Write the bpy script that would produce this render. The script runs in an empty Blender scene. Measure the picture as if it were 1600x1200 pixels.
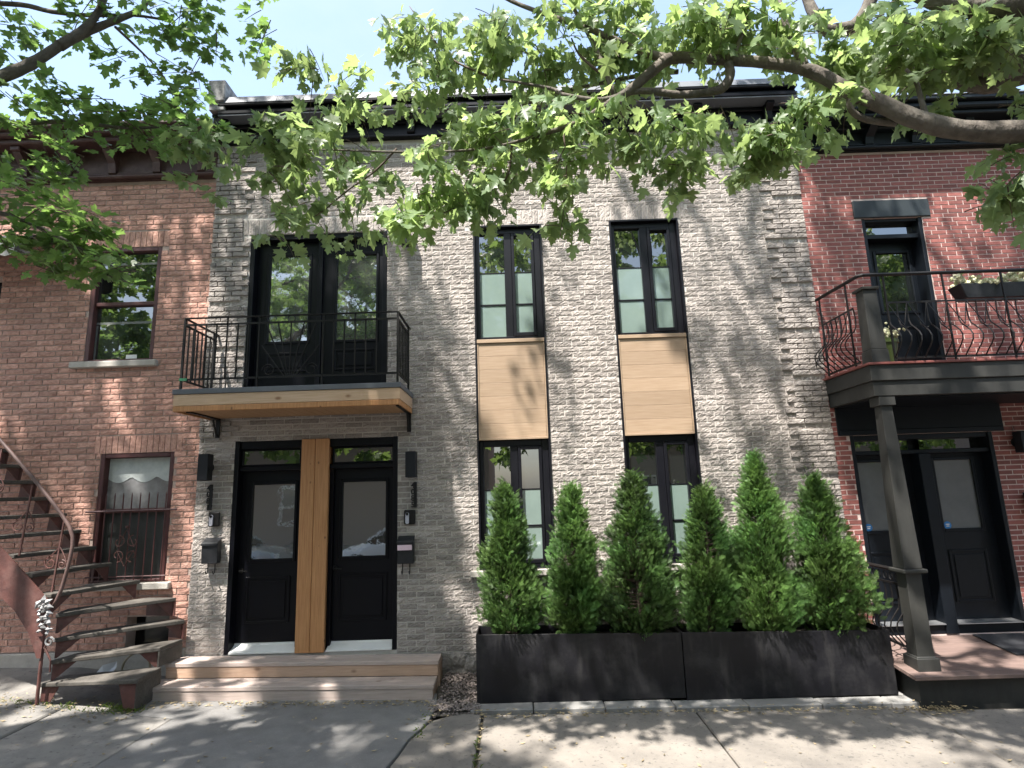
import bpy, bmesh, math, random
import numpy as np
from mathutils import Vector, Matrix, noise

rnd = random.Random(7)
nrs = np.random.RandomState(11)
S = bpy.context.scene
COL = S.collection

# ------------------------------------------------------------------ camera
CAM = Vector((0.0, -7.07, 2.10))
RX = Vector((0.99945163, 0.00992485, -0.03159018))
RU = Vector((0.03287562, -0.18349612, 0.98247054))
RF = Vector((-0.0039542, 0.98297033, 0.18372179))
FPX = 900.0
cam_d = bpy.data.cameras.new('camera')
cam = bpy.data.objects.new('camera', cam_d)
COL.objects.link(cam)
cam.matrix_world = Matrix(((RX.x, RU.x, -RF.x, CAM.x), (RX.y, RU.y, -RF.y, CAM.y), (RX.z, RU.z, -RF.z, CAM.z), (0, 0, 0, 1)))
cam_d.sensor_width = 36.0
cam_d.lens = FPX / 1600 * 36
cam_d.clip_start = 0.05
cam_d.clip_end = 1000
S.camera = cam

# ------------------------------------------------------------------ light
SUN = Vector((0.28, 0.42, -1.0)).normalized()          # direction the light travels
world = bpy.data.worlds.new('World')
S.world = world
world.use_nodes = True
nt = world.node_tree
for n in list(nt.nodes): nt.nodes.remove(n)
wo = nt.nodes.new('ShaderNodeOutputWorld')
bg = nt.nodes.new('ShaderNodeBackground')
sky = nt.nodes.new('ShaderNodeTexSky')
sky.sky_type = 'NISHITA'
sky.sun_disc = False
sky.sun_elevation = math.asin(-SUN.z)
sky.sun_rotation = math.atan2(-SUN.x, -SUN.y)
sky.air_density = 1.2
sky.dust_density = 2.4
tc = nt.nodes.new('ShaderNodeTexCoord')
mp = nt.nodes.new('ShaderNodeMapping'); mp.inputs['Scale'].default_value = (1.0, 1.0, 2.4)
cn = nt.nodes.new('ShaderNodeTexNoise'); cn.inputs['Scale'].default_value = 1.9; cn.inputs['Detail'].default_value = 8; cn.inputs['Roughness'].default_value = 0.6
cr = nt.nodes.new('ShaderNodeMapRange')
cr.inputs['From Min'].default_value = 0.40; cr.inputs['From Max'].default_value = 0.72
cr.inputs['To Min'].default_value = 0.15; cr.inputs['To Max'].default_value = 0.6
cm = nt.nodes.new('ShaderNodeMix'); cm.data_type = 'RGBA'
cm.inputs['B'].default_value = (2.05, 2.4, 2.75, 1)
nt.links.new(tc.outputs['Generated'], mp.inputs['Vector'])
nt.links.new(mp.outputs[0], cn.inputs['Vector'])
nt.links.new(cn.outputs['Fac'], cr.inputs['Value'])
nt.links.new(cr.outputs[0], cm.inputs['Factor'])
nt.links.new(sky.outputs[0], cm.inputs['A'])
nt.links.new(cm.outputs['Result'], bg.inputs['Color'])
bg.inputs['Strength'].default_value = 0.086
nt.links.new(bg.outputs[0], wo.inputs['Surface'])
sun_d = bpy.data.lights.new('sun', 'SUN')
sun_d.energy = 2.9
sun_d.angle = math.radians(0.8)
sun_d.color = (1.0, 0.955, 0.89)
sun_o = bpy.data.objects.new('sun', sun_d)
COL.objects.link(sun_o)
sun_o.rotation_euler = SUN.to_track_quat('-Z', 'Y').to_euler()
sun_o.location = (-6, -12, 25)
S.view_settings.view_transform = 'Standard'
S.view_settings.look = 'None'
S.view_settings.exposure = 2.4
S.view_settings.gamma = 1.0
S.render.engine = 'CYCLES'
S.cycles.use_denoising = True
S.cycles.max_bounces = 8
S.cycles.transparent_max_bounces = 8


def at(u, v, y):
    """point of the place at depth y that the photograph shows at pixel (u, v)"""
    d = RX * ((u - 800) / FPX) - RU * ((v - 600) / FPX) + RF
    return CAM + d * ((y - CAM.y) / d.y)


def rect(u0, v0, u1, v1, y):
    a, b, c, d = at(u0, v0, y), at(u1, v0, y), at(u0, v1, y), at(u1, v1, y)
    return (a.x + c.x) / 2, (b.x + d.x) / 2, (c.z + d.z) / 2, (a.z + b.z) / 2


def gz(x, y):
    """height of the ground"""
    x = max(-8.0, min(8.0, x))
    z = 0.005 - 0.012 * (x + 1) if x > -1 else 0.005 - 0.023 * (x + 1)
    if x < -3.9: z += 0.1 * min(-3.9 - x, 1.2)
    if y > -0.6: z += 0.07 * min(1.0, (y + 0.6) / 0.6)
    if y < -1.0: z += 0.012 * max(-3.0, y + 1.0)
    return z


# ------------------------------------------------------------------ materials
def _n(nt, t, **k):
    n = nt.nodes.new(t)
    for a, b in k.items(): setattr(n, a, b)
    return n


def mat(name, c, c2=None, scale=6.0, rough=0.6, bump=0.0, bscale=40.0, metal=0.0, spec=0.5, vec=(1, 1, 1), tone=0.0,
        stain=None, detail=6.0, coat=0.0, ior=None, rvar=0.0, bdist=0.01, knots=None, stain2=None):
    m = bpy.data.materials.new(name)
    m.use_nodes = True
    t = m.node_tree
    b = t.nodes['Principled BSDF']
    L = t.links.new
    geo = _n(t, 'ShaderNodeNewGeometry')
    mp = _n(t, 'ShaderNodeMapping')
    mp.inputs['Scale'].default_value = vec
    L(geo.outputs['Position'], mp.inputs['Vector'])
    src = mp.outputs[0]
    no = _n(t, 'ShaderNodeTexNoise')
    no.inputs['Scale'].default_value = scale; no.inputs['Detail'].default_value = detail; no.inputs['Roughness'].default_value = 0.62
    L(src, no.inputs['Vector'])
    c2 = c2 or tuple(x * 0.7 for x in c)
    mr = _n(t, 'ShaderNodeMapRange'); mr.inputs['From Min'].default_value = 0.3; mr.inputs['From Max'].default_value = 0.7
    L(no.outputs['Fac'], mr.inputs['Value'])
    mx = _n(t, 'ShaderNodeMix', data_type='RGBA')
    mx.inputs['A'].default_value = (*c, 1); mx.inputs['B'].default_value = (*c2, 1)
    L(mr.outputs[0], mx.inputs['Factor'])
    out = mx.outputs['Result']
    if stain:
        sc, amt, ssc = stain[:3]
        sn = _n(t, 'ShaderNodeTexNoise'); sn.inputs['Scale'].default_value = ssc; sn.inputs['Detail'].default_value = 7
        sn.inputs['Roughness'].default_value = 0.7
        L(geo.outputs['Position'], sn.inputs['Vector'])
        sr = _n(t, 'ShaderNodeMapRange'); sr.inputs['From Min'].default_value = 0.48; sr.inputs['From Max'].default_value = 0.66
        sr.inputs['To Max'].default_value = amt
        L(sn.outputs['Fac'], sr.inputs['Value'])
        s2 = _n(t, 'ShaderNodeMix', data_type='RGBA')
        L(out, s2.inputs['A']); s2.inputs['B'].default_value = (*sc, 1); L(sr.outputs[0], s2.inputs['Factor'])
        out = s2.outputs['Result']
    if stain2:
        sc, amt, ssc, sv, lo, hi = stain2
        sm = _n(t, 'ShaderNodeMapping'); sm.inputs['Scale'].default_value = sv; sm.inputs['Location'].default_value = (3.1, 1.7, 5.3)
        L(geo.outputs['Position'], sm.inputs['Vector'])
        sn = _n(t, 'ShaderNodeTexNoise'); sn.inputs['Scale'].default_value = ssc; sn.inputs['Detail'].default_value = 4
        L(sm.outputs[0], sn.inputs['Vector'])
        sr = _n(t, 'ShaderNodeMapRange'); sr.inputs['From Min'].default_value = lo; sr.inputs['From Max'].default_value = hi
        sr.inputs['To Max'].default_value = amt
        L(sn.outputs['Fac'], sr.inputs['Value'])
        s2 = _n(t, 'ShaderNodeMix', data_type='RGBA')
        L(out, s2.inputs['A']); s2.inputs['B'].default_value = (*sc, 1); L(sr.outputs[0], s2.inputs['Factor'])
        out = s2.outputs['Result']
    if knots:
        kc, kscale = knots[:2]
        vo = _n(t, 'ShaderNodeTexVoronoi'); vo.inputs['Scale'].default_value = kscale
        km = _n(t, 'ShaderNodeMapping'); km.inputs['Scale'].default_value = knots[2]
        L(geo.outputs['Position'], km.inputs['Vector']); L(km.outputs[0], vo.inputs['Vector'])
        kr = _n(t, 'ShaderNodeMapRange'); kr.inputs['From Min'].default_value = 0.05; kr.inputs['From Max'].default_value = 0.13
        kr.inputs['To Min'].default_value = 0.9; kr.inputs['To Max'].default_value = 0.0
        L(vo.outputs['Distance'], kr.inputs['Value'])
        k2 = _n(t, 'ShaderNodeMix', data_type='RGBA')
        L(out, k2.inputs['A']); k2.inputs['B'].default_value = (*kc, 1); L(kr.outputs[0], k2.inputs['Factor'])
        out = k2.outputs['Result']
    if tone:
        at_ = _n(t, 'ShaderNodeAttribute', attribute_name='tone')
        m1 = _n(t, 'ShaderNodeMapRange'); m1.inputs['To Min'].default_value = 1 - tone; m1.inputs['To Max'].default_value = 1 + tone
        L(at_.outputs['Fac'], m1.inputs['Value'])
        vm = _n(t, 'ShaderNodeVectorMath', operation='SCALE')
        L(out, vm.inputs[0]); L(m1.outputs[0], vm.inputs['Scale'])
        out = vm.outputs[0]
    L(out, b.inputs['Base Color'])
    b.inputs['Roughness'].default_value = rough
    b.inputs['Metallic'].default_value = metal
    b.inputs['Specular IOR Level'].default_value = spec
    if ior: b.inputs['IOR'].default_value = ior
    if coat:
        b.inputs['Coat Weight'].default_value = coat; b.inputs['Coat Roughness'].default_value = 0.03
    if rvar:
        r2 = _n(t, 'ShaderNodeMapRange'); r2.inputs['To Min'].default_value = max(0.02, rough - rvar); r2.inputs['To Max'].default_value = min(1, rough + rvar)
        L(no.outputs['Fac'], r2.inputs['Value']); L(r2.outputs[0], b.inputs['Roughness'])
    if bump:
        bn = _n(t, 'ShaderNodeTexNoise'); bn.inputs['Scale'].default_value = bscale; bn.inputs['Detail'].default_value = 5
        L(src, bn.inputs['Vector'])
        bp = _n(t, 'ShaderNodeBump'); bp.inputs['Strength'].default_value = bump; bp.inputs['Distance'].default_value = bdist
        L(bn.outputs['Fac'], bp.inputs['Height']); L(bp.outputs[0], b.inputs['Normal'])
    return m


def leaf_mat(name, c, tr, tone=0.35, mixf=0.45, rough=0.42):
    m = bpy.data.materials.new(name)
    m.use_nodes = True
    t = m.node_tree
    L = t.links.new
    b = t.nodes['Principled BSDF']; o = t.nodes['Material Output']
    a = _n(t, 'ShaderNodeAttribute', attribute_name='tone')
    mr = _n(t, 'ShaderNodeMapRange'); mr.inputs['To Min'].default_value = 1 - tone; mr.inputs['To Max'].default_value = 1 + tone
    L(a.outputs['Fac'], mr.inputs['Value'])
    geo = _n(t, 'ShaderNodeNewGeometry')
    no = _n(t, 'ShaderNodeTexNoise'); no.inputs['Scale'].default_value = 2.2
    L(geo.outputs['Position'], no.inputs['Vector'])
    h = _n(t, 'ShaderNodeHueSaturation')
    hm = _n(t, 'ShaderNodeMapRange'); hm.inputs['From Min'].default_value = 0.3; hm.inputs['From Max'].default_value = 0.7
    hm.inputs['To Min'].default_value = 0.475; hm.inputs['To Max'].default_value = 0.515
    L(no.outputs['Fac'], hm.inputs['Value']); L(hm.outputs[0], h.inputs['Hue'])
    h.inputs['Color'].default_value = (*c, 1); L(mr.outputs[0], h.inputs['Value'])
    L(h.outputs[0], b.inputs['Base Color'])
    b.inputs['Roughness'].default_value = rough
    b.inputs['Specular IOR Level'].default_value = 0.4
    ts = _n(t, 'ShaderNodeBsdfTranslucent')
    h2 = _n(t, 'ShaderNodeHueSaturation'); h2.inputs['Color'].default_value = (*tr, 1); L(mr.outputs[0], h2.inputs['Value'])
    L(h2.outputs[0], ts.inputs['Color'])
    mx = _n(t, 'ShaderNodeMixShader'); mx.inputs[0].default_value = mixf
    L(b.outputs[0], mx.inputs[1]); L(ts.outputs[0], mx.inputs[2]); L(mx.outputs[0], o.inputs['Surface'])
    return m


MT = {}
MT['brick_grey'] = mat('grey rock faced brick', (0.385, 0.342, 0.314), (0.265, 0.234, 0.213), 30, 0.9, 1.0, 75, tone=0.25, bdist=0.012, stain2=((0.21, 0.188, 0.166), 0.4, 1.6, (1.6, 1.6, 0.3), .54, .72), stain=((0.42, 0.38, 0.35), 0.4, 2.1))
MT['mortar_grey'] = mat('grey mortar', (0.58, 0.54, 0.50), (0.50, 0.465, 0.43), 9, 0.95, 0.4, 90)
MT['brick_left'] = mat('rustic red brick', (0.58, 0.345, 0.27), (0.32, 0.155, 0.12), 24, 0.88, 0.9, 60, tone=0.2, bdist=0.010, vec=(1, 1, 1.3), stain=((0.46, 0.31, 0.26), 0.3, 2.5))
MT['mortar_left'] = mat('brown mortar', (0.50, 0.40, 0.355), (0.38, 0.29, 0.25), 9, 0.95, 0.4, 90)
MT['brick_right'] = mat('dark red brick', (0.265, 0.09, 0.076), (0.18, 0.058, 0.05), 12, 0.8, 0.25, 120, tone=0.25, bdist=0.004)
MT['mortar_right'] = mat('pale pink mortar', (0.62, 0.49, 0.45), (0.52, 0.41, 0.38), 9, 0.95, 0.3, 90)
MT['black'] = mat('black satin paint', (0.004, 0.0042, 0.007), (0.003, 0.003, 0.005), 5, 0.36, 0.05, 80, spec=0.22)
MT['frame'] = mat('black window frame', (0.008, 0.008, 0.011), (0.005, 0.005, 0.008), 5, 0.35, spec=0.28)
MT['iron'] = mat('black iron', (0.006, 0.006, 0.007), (0.012, 0.010, 0.009), 30, 0.5, 0.15, 120, spec=0.3)
MT['lamp'] = mat('anthracite powder coat', (0.011, 0.012, 0.016), (0.009, 0.01, 0.013), 10, 0.5, spec=0.3)
MT['mailbox'] = mat('black enamel tin', (0.014, 0.015, 0.018), (0.024, 0.025, 0.028), 25, 0.45, 0.1, 60, spec=0.35)
MT['glass'] = mat('dark window glass', (0.010, 0.012, 0.012), (0.008, 0.010, 0.010), 1, 0.012, 0.02, 1.6, spec=0.5, ior=2.7, bdist=0.01)
MT['glass_wavy'] = mat('wavy door glass', (0.075, 0.076, 0.074), (0.058, 0.06, 0.058), 1, 0.012, 0.12, 3.0, ior=3.4, bdist=0.012)
MT['frost'] = mat('frosted glass', (0.185, 0.245, 0.222), (0.15, 0.205, 0.185), 3, 0.25, coat=1.0, ior=1.6)
MT['post_wood'] = mat('orange cedar', (0.55, 0.285, 0.12), (0.35, 0.15, 0.055), 7, 0.55, 0.3, 60, vec=(10, 10, 0.45), knots=((0.12, 0.045, 0.016), 6.0, (1.5, 0.4, 1.0)), stain=((0.45, 0.22, 0.09), 0.35, 5), bdist=0.003)
MT['fascia_wood'] = mat('pale new cedar', (0.60, 0.43, 0.30), (0.48, 0.32, 0.20), 7, 0.6, 0.15, 60, vec=(0.5, 8, 12), knots=((0.22, 0.11, 0.05), 3.5, (0.8, 0.5, 1.5)), bdist=0.003)
MT['soffit_wood'] = mat('cedar soffit', (0.44, 0.27, 0.15), (0.32, 0.18, 0.09), 7, 0.6, 0.15, 60, vec=(10, 0.6, 8), bdist=0.003)
MT['step_wood'] = mat('weathered step wood', (0.50, 0.405, 0.36), (0.37, 0.295, 0.26), 7, 0.75, 0.3, 70, vec=(0.5, 9, 12), knots=((0.2, 0.13, 0.09), 4.0, (0.7, 1.2, 1.2)), stain=((0.30, 0.27, 0.25), 0.5, 2.2), bdist=0.004, tone=0.08)
MT['riser_wood'] = mat('pinkish step riser wood', (0.47, 0.325, 0.235), (0.36, 0.235, 0.165), 7, 0.7, 0.3, 70, vec=(0.5, 9, 12), knots=((0.2, 0.12, 0.08), 4.0, (0.7, 1.0, 1.2)), bdist=0.004, tone=0.1)
MT['siding'] = mat('pale oak siding', (0.37, 0.272, 0.19), (0.275, 0.19, 0.122), 6, 0.5, 0.06, 60, vec=(0.6, 4, 14), tone=0.09, bdist=0.002)
MT['alu'] = mat('aluminium sill', (0.62, 0.63, 0.65), (0.5, 0.51, 0.53), 8, 0.35, metal=0.85)
MT['stone'] = mat('limestone sill', (0.46, 0.43, 0.39), (0.36, 0.335, 0.30), 12, 0.85, 0.3, 60, stain=((0.25, 0.23, 0.2), 0.4, 4))
MT['found'] = mat('rough foundation stone', (0.30, 0.28, 0.255), (0.19, 0.175, 0.16), 7, 0.95, 1.0, 22, bdist=0.03, stain=((0.12, 0.11, 0.1), 0.6, 3))
MT['concrete'] = mat('sidewalk concrete', (0.215, 0.192, 0.166), (0.165, 0.148, 0.129), 3.5, 0.92, 0.6, 110, detail=9, tone=0.10, stain=((0.105, 0.095, 0.086), 0.6, 1.7), bdist=0.006, stain2=((0.075, 0.07, 0.065), 0.7, 26, (1, 1, 1), .60, .70))
MT['concrete_left'] = mat('old grey concrete', (0.23, 0.215, 0.195), (0.165, 0.155, 0.142), 4, 0.92, 0.5, 100, detail=9, tone=0.08, stain=((0.10, 0.092, 0.084), 0.6, 1.9), bdist=0.006, stain2=((0.08, 0.075, 0.07), 0.7, 22, (1, 1, 1), .60, .70))
MT['asphalt'] = mat('asphalt', (0.185, 0.178, 0.17), (0.13, 0.125, 0.12), 5, 0.9, 0.8, 190, detail=10, stain=((0.2, 0.195, 0.185), 0.45, 2.3), bdist=0.006, stain2=((0.24, 0.235, 0.225), 0.6, 75, (1, 1, 1), .60, .70))
MT['road'] = mat('road asphalt', (0.085, 0.083, 0.08), (0.06, 0.058, 0.056), 2, 0.9, 0.5, 150, stain=((0.13, 0.125, 0.12), 0.6, 0.6))
MT['soil'] = mat('soil', (0.075, 0.065, 0.052), (0.045, 0.04, 0.034), 12, 1.0, 0.8, 60)
MT['paver'] = mat('grey kerb stone', (0.24, 0.235, 0.225), (0.19, 0.185, 0.178), 10, 0.9, 0.3, 90, tone=0.12, stain=((0.2, 0.19, 0.175), 0.4, 4))
MT['gravel'] = mat('gravel', (0.22, 0.19, 0.172), (0.12, 0.092, 0.085), 25, 0.9, tone=0.55)
MT['bark'] = mat('maple bark', (0.14, 0.12, 0.10), (0.065, 0.054, 0.045), 14, 0.95, 1.0, 24, vec=(1, 1, 0.5), bdist=0.025, stain=((0.15, 0.14, 0.115), 0.5, 3))
MT['twig'] = mat('twig bark', (0.12, 0.085, 0.065), (0.07, 0.05, 0.04), 20, 0.85)
MT['planter'] = mat('black planter steel', (0.005, 0.005, 0.0075), (0.009, 0.009, 0.011), 2.5, 0.5, 0.1, 30, spec=0.3, stain=((0.045, 0.044, 0.045), 0.42, 2.6), rvar=0.15, stain2=((0.05, 0.048, 0.047), 0.4, 3.0, (3, 3, .4), .56, .75))
MT['brown'] = mat('dark brown paint', (0.065, 0.028, 0.024), (0.045, 0.02, 0.018), 9, 0.6, 0.25, 40, stain=((0.14, 0.10, 0.085), 0.35, 6))
MT['maroon'] = mat('maroon paint', (0.085, 0.028, 0.026), (0.06, 0.02, 0.02), 9, 0.5, 0.1, 60)
MT['roof_red'] = mat('faded red roofing', (0.30, 0.15, 0.12), (0.2, 0.1, 0.09), 6, 0.9, 0.3, 30)
MT['dkgreen'] = mat('blackish green paint', (0.007, 0.011, 0.013), (0.005, 0.008, 0.010), 8, 0.5, 0.15, 40, spec=0.25)
MT['navy'] = mat('blackish navy paint', (0.006, 0.008, 0.012), (0.004, 0.006, 0.009), 8, 0.42, 0.08, 60, spec=0.25)
MT['lintel'] = mat('painted stone lintel', (0.022, 0.030, 0.034), (0.016, 0.022, 0.026), 6, 0.6, 0.15, 40)
MT['olive'] = mat('grey olive paint', (0.035, 0.035, 0.033), (0.027, 0.027, 0.025), 5, 0.55, 0.08, 60, vec=(3, 3, 0.6), spec=0.3, stain=((0.055, 0.053, 0.046), 0.3, 3))
MT['deck'] = mat('reddish deck boards', (0.175, 0.12, 0.102), (0.12, 0.083, 0.072), 7, 0.65, 0.2, 60, vec=(0.5, 9, 9), tone=0.12, bdist=0.003)
MT['deck_red'] = mat('red painted floor edge', (0.20, 0.06, 0.05), (0.13, 0.04, 0.035), 8, 0.6)
MT['rust'] = mat('oxide red iron paint', (0.125, 0.047, 0.038), (0.075, 0.03, 0.026), 9, 0.65, 0.3, 60, stain=((0.2, 0.11, 0.095), 0.45, 7), stain2=((0.05, 0.03, 0.025), 0.6, 9, (1, 1, .6), .55, .7))
MT['rail'] = mat('brown pink handrail', (0.125, 0.075, 0.066), (0.085, 0.05, 0.045), 12, 0.5, stain=((0.2, 0.13, 0.115), 0.4, 9))
MT['tread'] = mat('grey worn tread wood', (0.085, 0.075, 0.064), (0.042, 0.037, 0.032), 7, 0.8, 0.5, 60, vec=(0.8, 8, 10), stain=((0.16, 0.145, 0.125), 0.5, 4), bdist=0.005, tone=0.15)
MT['silver'] = mat('flaking silver paint', (0.36, 0.36, 0.37), (0.14, 0.13, 0.12), 22, 0.5, 0.3, 40, metal=0.4)
MT['white'] = mat('white paint', (0.78, 0.78, 0.76), (0.7, 0.7, 0.69), 6, 0.5)
MT['pink'] = mat('pale pink paper', (0.75, 0.58, 0.66), (0.7, 0.52, 0.6), 9, 0.7)
MT['blue'] = mat('blue sticker', (0.03, 0.22, 0.55), (0.03, 0.18, 0.45), 9, 0.4)
MT['greytint'] = mat('blind behind door glass', (0.15, 0.155, 0.155), (0.11, 0.115, 0.115), 3, 0.12, coat=1.0, ior=1.6)
MT['curtain'] = mat('pale lace curtain behind glass', (0.55, 0.58, 0.56), (0.42, 0.45, 0.45), 14, 0.2, coat=1.0, ior=1.5)
MT['cap'] = mat('grey blue metal flashing', (0.12, 0.13, 0.15), (0.085, 0.092, 0.11), 4, 0.55, stain=((0.2, 0.21, 0.22), 0.35, 2))
MT['capstone'] = mat('flaking grey white paint', (0.42, 0.41, 0.40), (0.03, 0.03, 0.034), 9, 0.85, 0.3, 40)
MT['pot'] = mat('olive green pot', (0.06, 0.09, 0.02), (0.05, 0.07, 0.016), 8, 0.5)
MT['petal'] = mat('cream petals', (0.72, 0.68, 0.50), (0.45, 0.48, 0.25), 40, 0.8, tone=0.2)
MT['rug'] = mat('charcoal doormat', (0.03, 0.032, 0.038), (0.022, 0.023, 0.027), 60, 1.0, 0.8, 220)
MT['hoop'] = mat('beige rubber', (0.40, 0.36, 0.27), (0.3, 0.27, 0.2), 9, 0.6)
MT['sheet'] = mat('pale plastic', (0.55, 0.57, 0.60), (0.4, 0.42, 0.45), 9, 0.4)
MT['litter'] = mat('dry fallen leaves', (0.30, 0.245, 0.14), (0.19, 0.14, 0.08), 30, 0.8, tone=0.6)
MT['grass'] = leaf_mat('weed grass', (0.10, 0.15, 0.03), (0.2, 0.28, 0.05))
MT['leafL'] = leaf_mat('norway maple leaf', (0.085, 0.148, 0.05), (0.24, 0.39, 0.09), mixf=0.5)
MT['leafR'] = leaf_mat('silver maple leaf', (0.125, 0.185, 0.09), (0.37, 0.49, 0.17), mixf=0.5)
MT['leafB'] = leaf_mat('pale distant leaf', (0.12, 0.19, 0.06), (0.28, 0.42, 0.1), mixf=0.45)
MT['cedar'] = leaf_mat('cedar spray', (0.078, 0.155, 0.042), (0.15, 0.27, 0.06), tone=0.7, mixf=0.3, rough=0.5)
MT['opp_brick'] = mat('brown brick', (0.36, 0.29, 0.255), (0.28, 0.22, 0.19), 20, 0.9, 0.3, 60)
MT['carwhite'] = mat('white car paint', (0.72, 0.73, 0.74), (0.7, 0.71, 0.72), 2, 0.3, coat=1.0)
MT['cargrey'] = mat('silver car paint', (0.38, 0.40, 0.42), (0.36, 0.38, 0.4), 2, 0.3, metal=0.5, coat=1.0)
MT['rubber'] = mat('tyre rubber', (0.015, 0.015, 0.015), (0.02, 0.02, 0.02), 20, 0.85)
MT['stripe_dark'] = mat('dark awning canvas', (0.03, 0.025, 0.025), (0.022, 0.018, 0.018), 20, 0.9)
MT['stripe_pale'] = mat('pale awning canvas', (0.5, 0.48, 0.45), (0.42, 0.4, 0.38), 20, 0.9)
MT['room'] = mat('pale room behind old glass', (0.30, 0.30, 0.30), (0.14, 0.13, 0.13), 5, 0.1, coat=1.0, ior=1.6)
MT['screen'] = mat('dark insect screen', (0.035, 0.037, 0.035), (0.028, 0.03, 0.028), 8, 0.55, coat=0.3)
MT['tape'] = mat('green tape', (0.02, 0.14, 0.07), (0.02, 0.11, 0.05), 9, 0.5)
MT['lens'] = mat('black lens', (0.004, 0.004, 0.005), None, 9, 0.1)
MT['greyplastic'] = mat('silver grey plastic', (0.46, 0.46, 0.52), (0.42, 0.42, 0.48), 9, 0.4)

# ------------------------------------------------------------------ mesh helpers
WPOS = {}


def wp(o):
    return WPOS.get(o.name, Vector((0, 0, 0))) if o else Vector((0, 0, 0))


class MB:
    def __init__(self):
        self.v = []; self.f = []; self.t = []

    def add(self, vs, fs, tone=0.5):
        n = len(self.v)
        self.v += [tuple(p) for p in vs]
        self.f += [tuple(i + n for i in q) for q in fs]
        self.t += [tone] * len(vs)
        return self

    def box(self, x0, x1, y0, y1, z0, z1, bev=0.0, tone=0.5):
        if x1 < x0: x0, x1 = x1, x0
        if y1 < y0: y0, y1 = y1, y0
        if z1 < z0: z0, z1 = z1, z0
        c = Vector(((x0 + x1) / 2, (y0 + y1) / 2, (z0 + z1) / 2))
        return self.obox(c, Vector((1, 0, 0)), Vector((0, 1, 0)), Vector((0, 0, 1)), (x1 - x0) / 2, (y1 - y0) / 2, (z1 - z0) / 2, bev, tone)

    def obox(self, c, ax, ay, az, hx, hy, hz, bev=0.0, tone=0.5):
        h = (hx, hy, hz)
        b = min(bev, min(h) * 0.9)
        if b <= 0:
            vs = [c + ax * (sx * hx) + ay * (sy * hy) + az * (sz * hz) for sz in (-1, 1) for sy in (-1, 1) for sx in (-1, 1)]
            fs = [(0, 2, 3, 1), (4, 5, 7, 6), (0, 1, 5, 4), (2, 6, 7, 3), (0, 4, 6, 2), (1, 3, 7, 5)]
            return self.add(vs, fs, tone)
        vs = []; idx = {}
        for sx in (-1, 1):
            for sy in (-1, 1):
                for sz in (-1, 1):
                    s = (sx, sy, sz)
                    for k in range(3):
                        d = [s[i] * (h[i] if i == k else h[i] - b) for i in range(3)]
                        idx[(sx, sy, sz, k)] = len(vs)
                        vs.append(c + ax * d[0] + ay * d[1] + az * d[2])
        fs = []
        for k in range(3):
            i, j = [q for q in range(3) if q != k]
            for s in (-1, 1):
                def key(a, bb):
                    q = [0, 0, 0]; q[k] = s; q[i] = a; q[j] = bb
                    return idx[(q[0], q[1], q[2], k)]
                fs.append((key(-1, -1), key(1, -1), key(1, 1), key(-1, 1)))
        for k in range(3):                                   # edge along axis k between faces i and j
            i, j = [q for q in range(3) if q != k]
            for a in (-1, 1):
                for bb in (-1, 1):
                    def key(sk, face):
                        q = [0, 0, 0]; q[k] = sk; q[i] = a; q[j] = bb
                        return idx[(q[0], q[1], q[2], face)]
                    fs.append((key(-1, i), key(1, i), key(1, j), key(-1, j)))
        for sx in (-1, 1):
            for sy in (-1, 1):
                for sz in (-1, 1):
                    fs.append(tuple(idx[(sx, sy, sz, k)] for k in range(3)))
        return self.add(vs, fs, tone)

    def bar(self, p, q, w, h=None, up=(0, 0, 1), bev=0.0, tone=0.5):
        p = Vector(p); q = Vector(q); h = h or w
        d = (q - p); l = d.length
        if l < 1e-6: return self
        d /= l
        u = Vector(up)
        s = d.cross(u)
        if s.length < 1e-3: s = d.cross(Vector((0, 1, 0)))
        s.normalize(); u = s.cross(d)
        return self.obox((p + q) / 2, d, s, u, l / 2, w / 2, h / 2, bev, tone)

    def tube(self, pts, r, n=8, tone=0.5, cap=True):
        pts = [Vector(p) for p in pts]
        rr = r if isinstance(r, (list, tuple)) else [r] * len(pts)
        vs = []; fs = []
        prev = None
        for i, p in enumerate(pts):
            a = pts[max(i - 1, 0)]; b = pts[min(i + 1, len(pts) - 1)]
            d = (b - a).normalized() if (b - a).length > 1e-9 else Vector((0, 0, 1))
            if prev is None:
                s = d.cross(Vector((0, 0, 1)))
                if s.length < 1e-3: s = d.cross(Vector((0, 1, 0)))
            else:
                s = prev - d * prev.dot(d)
            s.normalize(); prev = s
            u = d.cross(s)
            for k in range(n):
                an = 2 * math.pi * k / n
                vs.append(p + (s * math.cos(an) + u * math.sin(an)) * rr[i])
        for i in range(len(pts) - 1):
            for k in range(n):
                fs.append((i * n + k, i * n + (k + 1) % n, (i + 1) * n + (k + 1) % n, (i + 1) * n + k))
        if cap:
            fs.append(tuple(range(n - 1, -1, -1)))
            fs.append(tuple((len(pts) - 1) * n + k for k in range(n)))
        return self.add(vs, fs, tone)

    def lathe(self, prof, c, n=16, tone=0.5, axis='z'):
        c = Vector(c); vs = []; fs = []
        for r, z in prof:
            for k in range(n):
                a = 2 * math.pi * k / n
                q = (r * math.cos(a), r * math.sin(a), z)
                if axis == 'y': q = (q[0], q[2], q[1])
                if axis == 'x': q = (q[2], q[0], q[1])
                vs.append(c + Vector(q))
        for i in range(len(prof) - 1):
            for k in range(n):
                fs.append((i * n + k, i * n + (k + 1) % n, (i + 1) * n + (k + 1) % n, (i + 1) * n + k))
        fs.append(tuple(range(n - 1, -1, -1))); fs.append(tuple((len(prof) - 1) * n + k for k in range(n)))
        return self.add(vs, fs, tone)

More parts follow.
